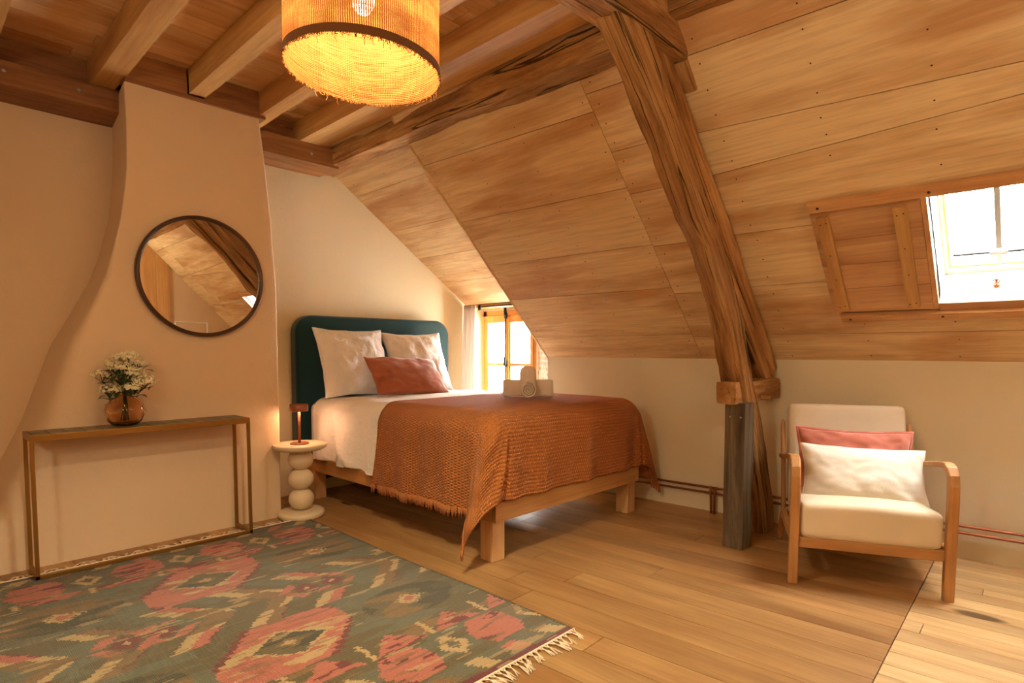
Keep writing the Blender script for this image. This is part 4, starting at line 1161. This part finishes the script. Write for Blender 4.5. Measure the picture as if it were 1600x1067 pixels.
pillow('pillow', .64, .60, .19, lean(2.61, 4.315, 1.10, 21, 0, -1), PILLOWW, 'square white pillow against the teal headboard, nearer the bedside lamp', 'pillow', 1.3, 'white pillows on the bed')
pillow('pillow', .64, .58, .18, lean(3.27, 4.325, 1.09, 21, -2, 1), PILLOWW, 'square white pillow against the teal headboard, nearer the window', 'pillow', 7.9, 'white pillows on the bed')
pillow('cushion', .70, .38, .15, lean(2.93, 4.02, .985, 40, 0, -3), RUST, 'rust velvet cushion lying in front of the two white pillows', 'cushion', 4.1, None, pinch=.06, wr=.010)

# ------------------------------------------------------------------ towels on the throw
tt = Vector((3.15, 2.86, .862))
b = MB()
e = (.72, -.69)
def towel_box(W_, H_, T_, c, layers):
    b = MB(); cx, cy, cz = c
    for k in range(layers):
        y0 = cy-T_/2+T_*k/layers; y1 = y0+T_/layers*.94
        s = rbox(cx-W_/2+.002*k, cx+W_/2-.003*k, y0, y1, cz, cz+H_-.002*k, min(.45*(y1-y0), .02), wob=.004, seed=k)
        base = len(b.v); b.v += s.v
        for f in s.f: b.f.append(tuple(i+base for i in f)); b.mi.append(0)
    return b
rotm = Matrix.Translation(tt) @ Matrix.Rotation(math.radians(-46), 4, 'Z')
b = towel_box(.37, .125, .09, (0, .055, 0), 3)
o = b.build('folded_towel', TOWEL, smooth=True, mw=rotm.copy(), local=True); tag(o, 'white towel folded flat and standing on the rust throw behind the rolled one', 'towel')
b = MB(); R0 = .060
# bent roll: spiral end faces the viewer, body climbs over the folded towel
path = [Vector((0, -.100, .058)), Vector((0, -.06, .062)), Vector((0, -.025, .080)), Vector((0, .0, .115)), Vector((0, .012, .150)), Vector((0, .018, .180)), Vector((0, .020, .205)), Vector((0, .021, .218)), Vector((0, .021, .225))]
b.tube(path, [R0*.97, R0, R0, R0, R0, R0*.97, R0*.86, R0*.6, R0*.25], 28)
rl = thing('rolled_towel', 'white towel rolled up tight, leaning over the folded towel on the bed', 'towel', tt, math.radians(-46))
b.build('towel_roll', TOWEL, rl, mw=rotm.copy(), local=True, smooth=True)
b = MB(); vs = []; NS = 120
for i in range(NS+1):
    a = i/NS*2*PI*3.3; r = .007+(R0*.99-.007)*i/NS
    for (rr, yy) in ((r, -.098), (r, -.126), (r-.0085 if r > .02 else r*.4, -.124), (r-.0085 if r > .02 else r*.4, -.098)): vs.append((rr*math.cos(a), yy, .058+rr*math.sin(a)))
b.add(vs, [(4*i+k, 4*i+4+k, 4*i+4+k+1, 4*i+k+1) for i in range(NS) for k in range(3)])
b.build('rolled_end', TOWEL, rl, mw=rotm.copy(), local=True, smooth=False)

# ------------------------------------------------------------------ armchair
AO = Vector((3.15, .985, 0)); AR = math.atan2(-.914, .406)
ac = thing('armchair', 'low wooden armchair with cream upholstery against the knee wall under the skylight', 'armchair', AO, AR)
am = WM[ac.name].copy()
def cpart(b, name, mat, parent=ac, **kw): return b.build(name, mat, parent, mw=am.copy(), local=True, **kw)
def chair_side(x, sgn):
    # front leg sweeping up into the armrest
    pts = [(x, .012, 0), (x, .010, .15), (x, .004, .32), (x, -.002, .48), (x, .000, .555), (x, .010, .600), (x, .034, .630), (x, .068, .642), (x, .12, .640), (x, .28, .615), (x, .45, .585), (x, .60, .560), (x, .665, .552)]
    b = MB(); b.sweep(pts, [.046]*6+[.048]*7, [.038, .040, .042, .044, .042, .040, .036, .032, .030, .027, .027, .027, .026], (1, 0, 0)); cpart(b, 'armrest', CHAIRWOOD, smooth=False, bevel=.006)
    # back upright, reclined, reaching from the seat rail to the top
    pts = [(x, .57, .20), (x, .585, .30), (x, .61, .42), (x, .655, .56), (x, .715, .70), (x, .745, .775)]
    b = MB(); b.sweep(pts, .026, [.045, .043, .040, .038, .034, .028], (1, 0, 0)); cpart(b, 'back_upright', CHAIRWOOD, subsurf=1)
    # splayed rear leg
    pts = [(x, .53, .235), (x, .60, .20), (x, .68, .10), (x, .745, 0)]
    b = MB(); b.sweep(pts, .032, [.060, .055, .044, .034], (1, 0, 0)); cpart(b, 'leg', CHAIRWOOD, subsurf=1)
    b = MB(); b.sweep([(x, .02, .222), (x, .30, .222), (x, .57, .222)], .026, .055, (1, 0, 0)); cpart(b, 'side_rail', CHAIRWOOD)
for x, sgn in ((-.020, -1), (.655, 1)): chair_side(x, sgn)
b = MB(); b.box((.0, .004, .190), (.635, .030, .245)); cpart(b, 'front_rail', CHAIRWOODX, bevel=.004)
b = MB(); b.box((.0, .56, .190), (.635, .585, .245)); cpart(b, 'rear_rail', CHAIRWOODX, bevel=.004)
b = rbox(.008, .630, -.012, .60, .238, .425, .042)
for p in b.v:
    p.z += -.06*max(0, p.y)*(1)+.014*math.sin(PI*min(1, max(0, p.x/.635)))*(1 if p.z > .33 else 0)
cpart(b, 'seat', CREAM, smooth=True)
b = rbox(.006, .632, -.055, .055, 0, .625, .036)
M_ = Matrix.Translation((0, .598, .262)) @ Matrix.Rotation(math.radians(-15), 4, 'X')
for i, p in enumerate(b.v): b.v[i] = M_ @ p
cpart(b, 'backrest', CREAM, smooth=True)
for x in (-.004, .639):
    b = MB(); b.tube([(x-.022, .66, .565), (x+.022, .66, .565)], .006, 8)
def cush_mw(x, y, z, tilt, roll=0, yaw=0):
    return am @ Matrix.Translation((x, y, z)) @ Matrix.Rotation(math.radians(yaw), 4, 'Z') @ Matrix.Rotation(math.radians(90-tilt), 4, 'X') @ Matrix.Rotation(math.radians(roll), 4, 'Z')
pillow('cushion', .58, .37, .11, cush_mw(.325, .475, .565, 17, -1), ROSE, 'dusty rose velvet cushion on the armchair, behind the ivory one', 'cushion', 3.3, None, flange=.012)
pillow('cushion', .61, .325, .15, cush_mw(.345, .330, .520, 25, -1.5, 2), CREAMP, 'long ivory cushion lying in front of the rose one on the armchair', 'cushion', 9.4, None, pinch=.07, wr=.007)

# ------------------------------------------------------------------ lamps outside the frame: unseen, fixtures made up to carry the fill lights
for i, p in enumerate(FILL):
    lt = thing('unseen_fill_lamp', ('unseen lamp hanging at the side of the room opposite the console, for leg shadows and fill', 'unseen fill lamp added under the slope behind the viewer')[i], 'pendant lamp', (p[0], p[1], 2.96))
    b = MB(); zt_ = 2.95 if p[0] > -.7 else 2.55
    b.tube([(p[0], p[1], p[2]+.1), (p[0], p[1], zt_)], .004, 6); b.build('cord', BLACKM, lt)
    b = MB(); b.lathe([(0, .06), (.025, .06), (.025, .11), (0, .12)], p, 16); b.build('lamp_holder', BLACKM, lt)
# translucent curtain cloth
_m = CURT.node_tree; _p = _m.nodes['Principled BSDF']; _t = _m.nodes.new('ShaderNodeBsdfTranslucent'); _t.inputs[0].default_value = (*lin((224, 216, 208)), 1)
_x = _m.nodes.new('ShaderNodeMixShader'); _x.inputs[0].default_value = .45
_m.links.new(_p.outputs[0], _x.inputs[1]); _m.links.new(_t.outputs[0], _x.inputs[2]); _m.links.new(_x.outputs[0], _m.nodes['Material Output'].inputs[0])

# clothes rail at the rear wall (seen in the mirror)
cr = thing('clothes_rail', 'white metal clothes rail standing before the rear wall, seen in the mirror', 'clothes rail', (3.2, BY+.25, 0))
b = MB()
b.tube([(2.98, BY+.22, 0), (2.98, BY+.22, 1.62)], .011, 8); b.tube([(3.42, BY+.22, 0), (3.42, BY+.22, 1.62)], .011, 8); b.tube([(2.98, BY+.22, 1.61), (3.42, BY+.22, 1.61)], .011, 8)
b.build('frame', WHITEP, cr)
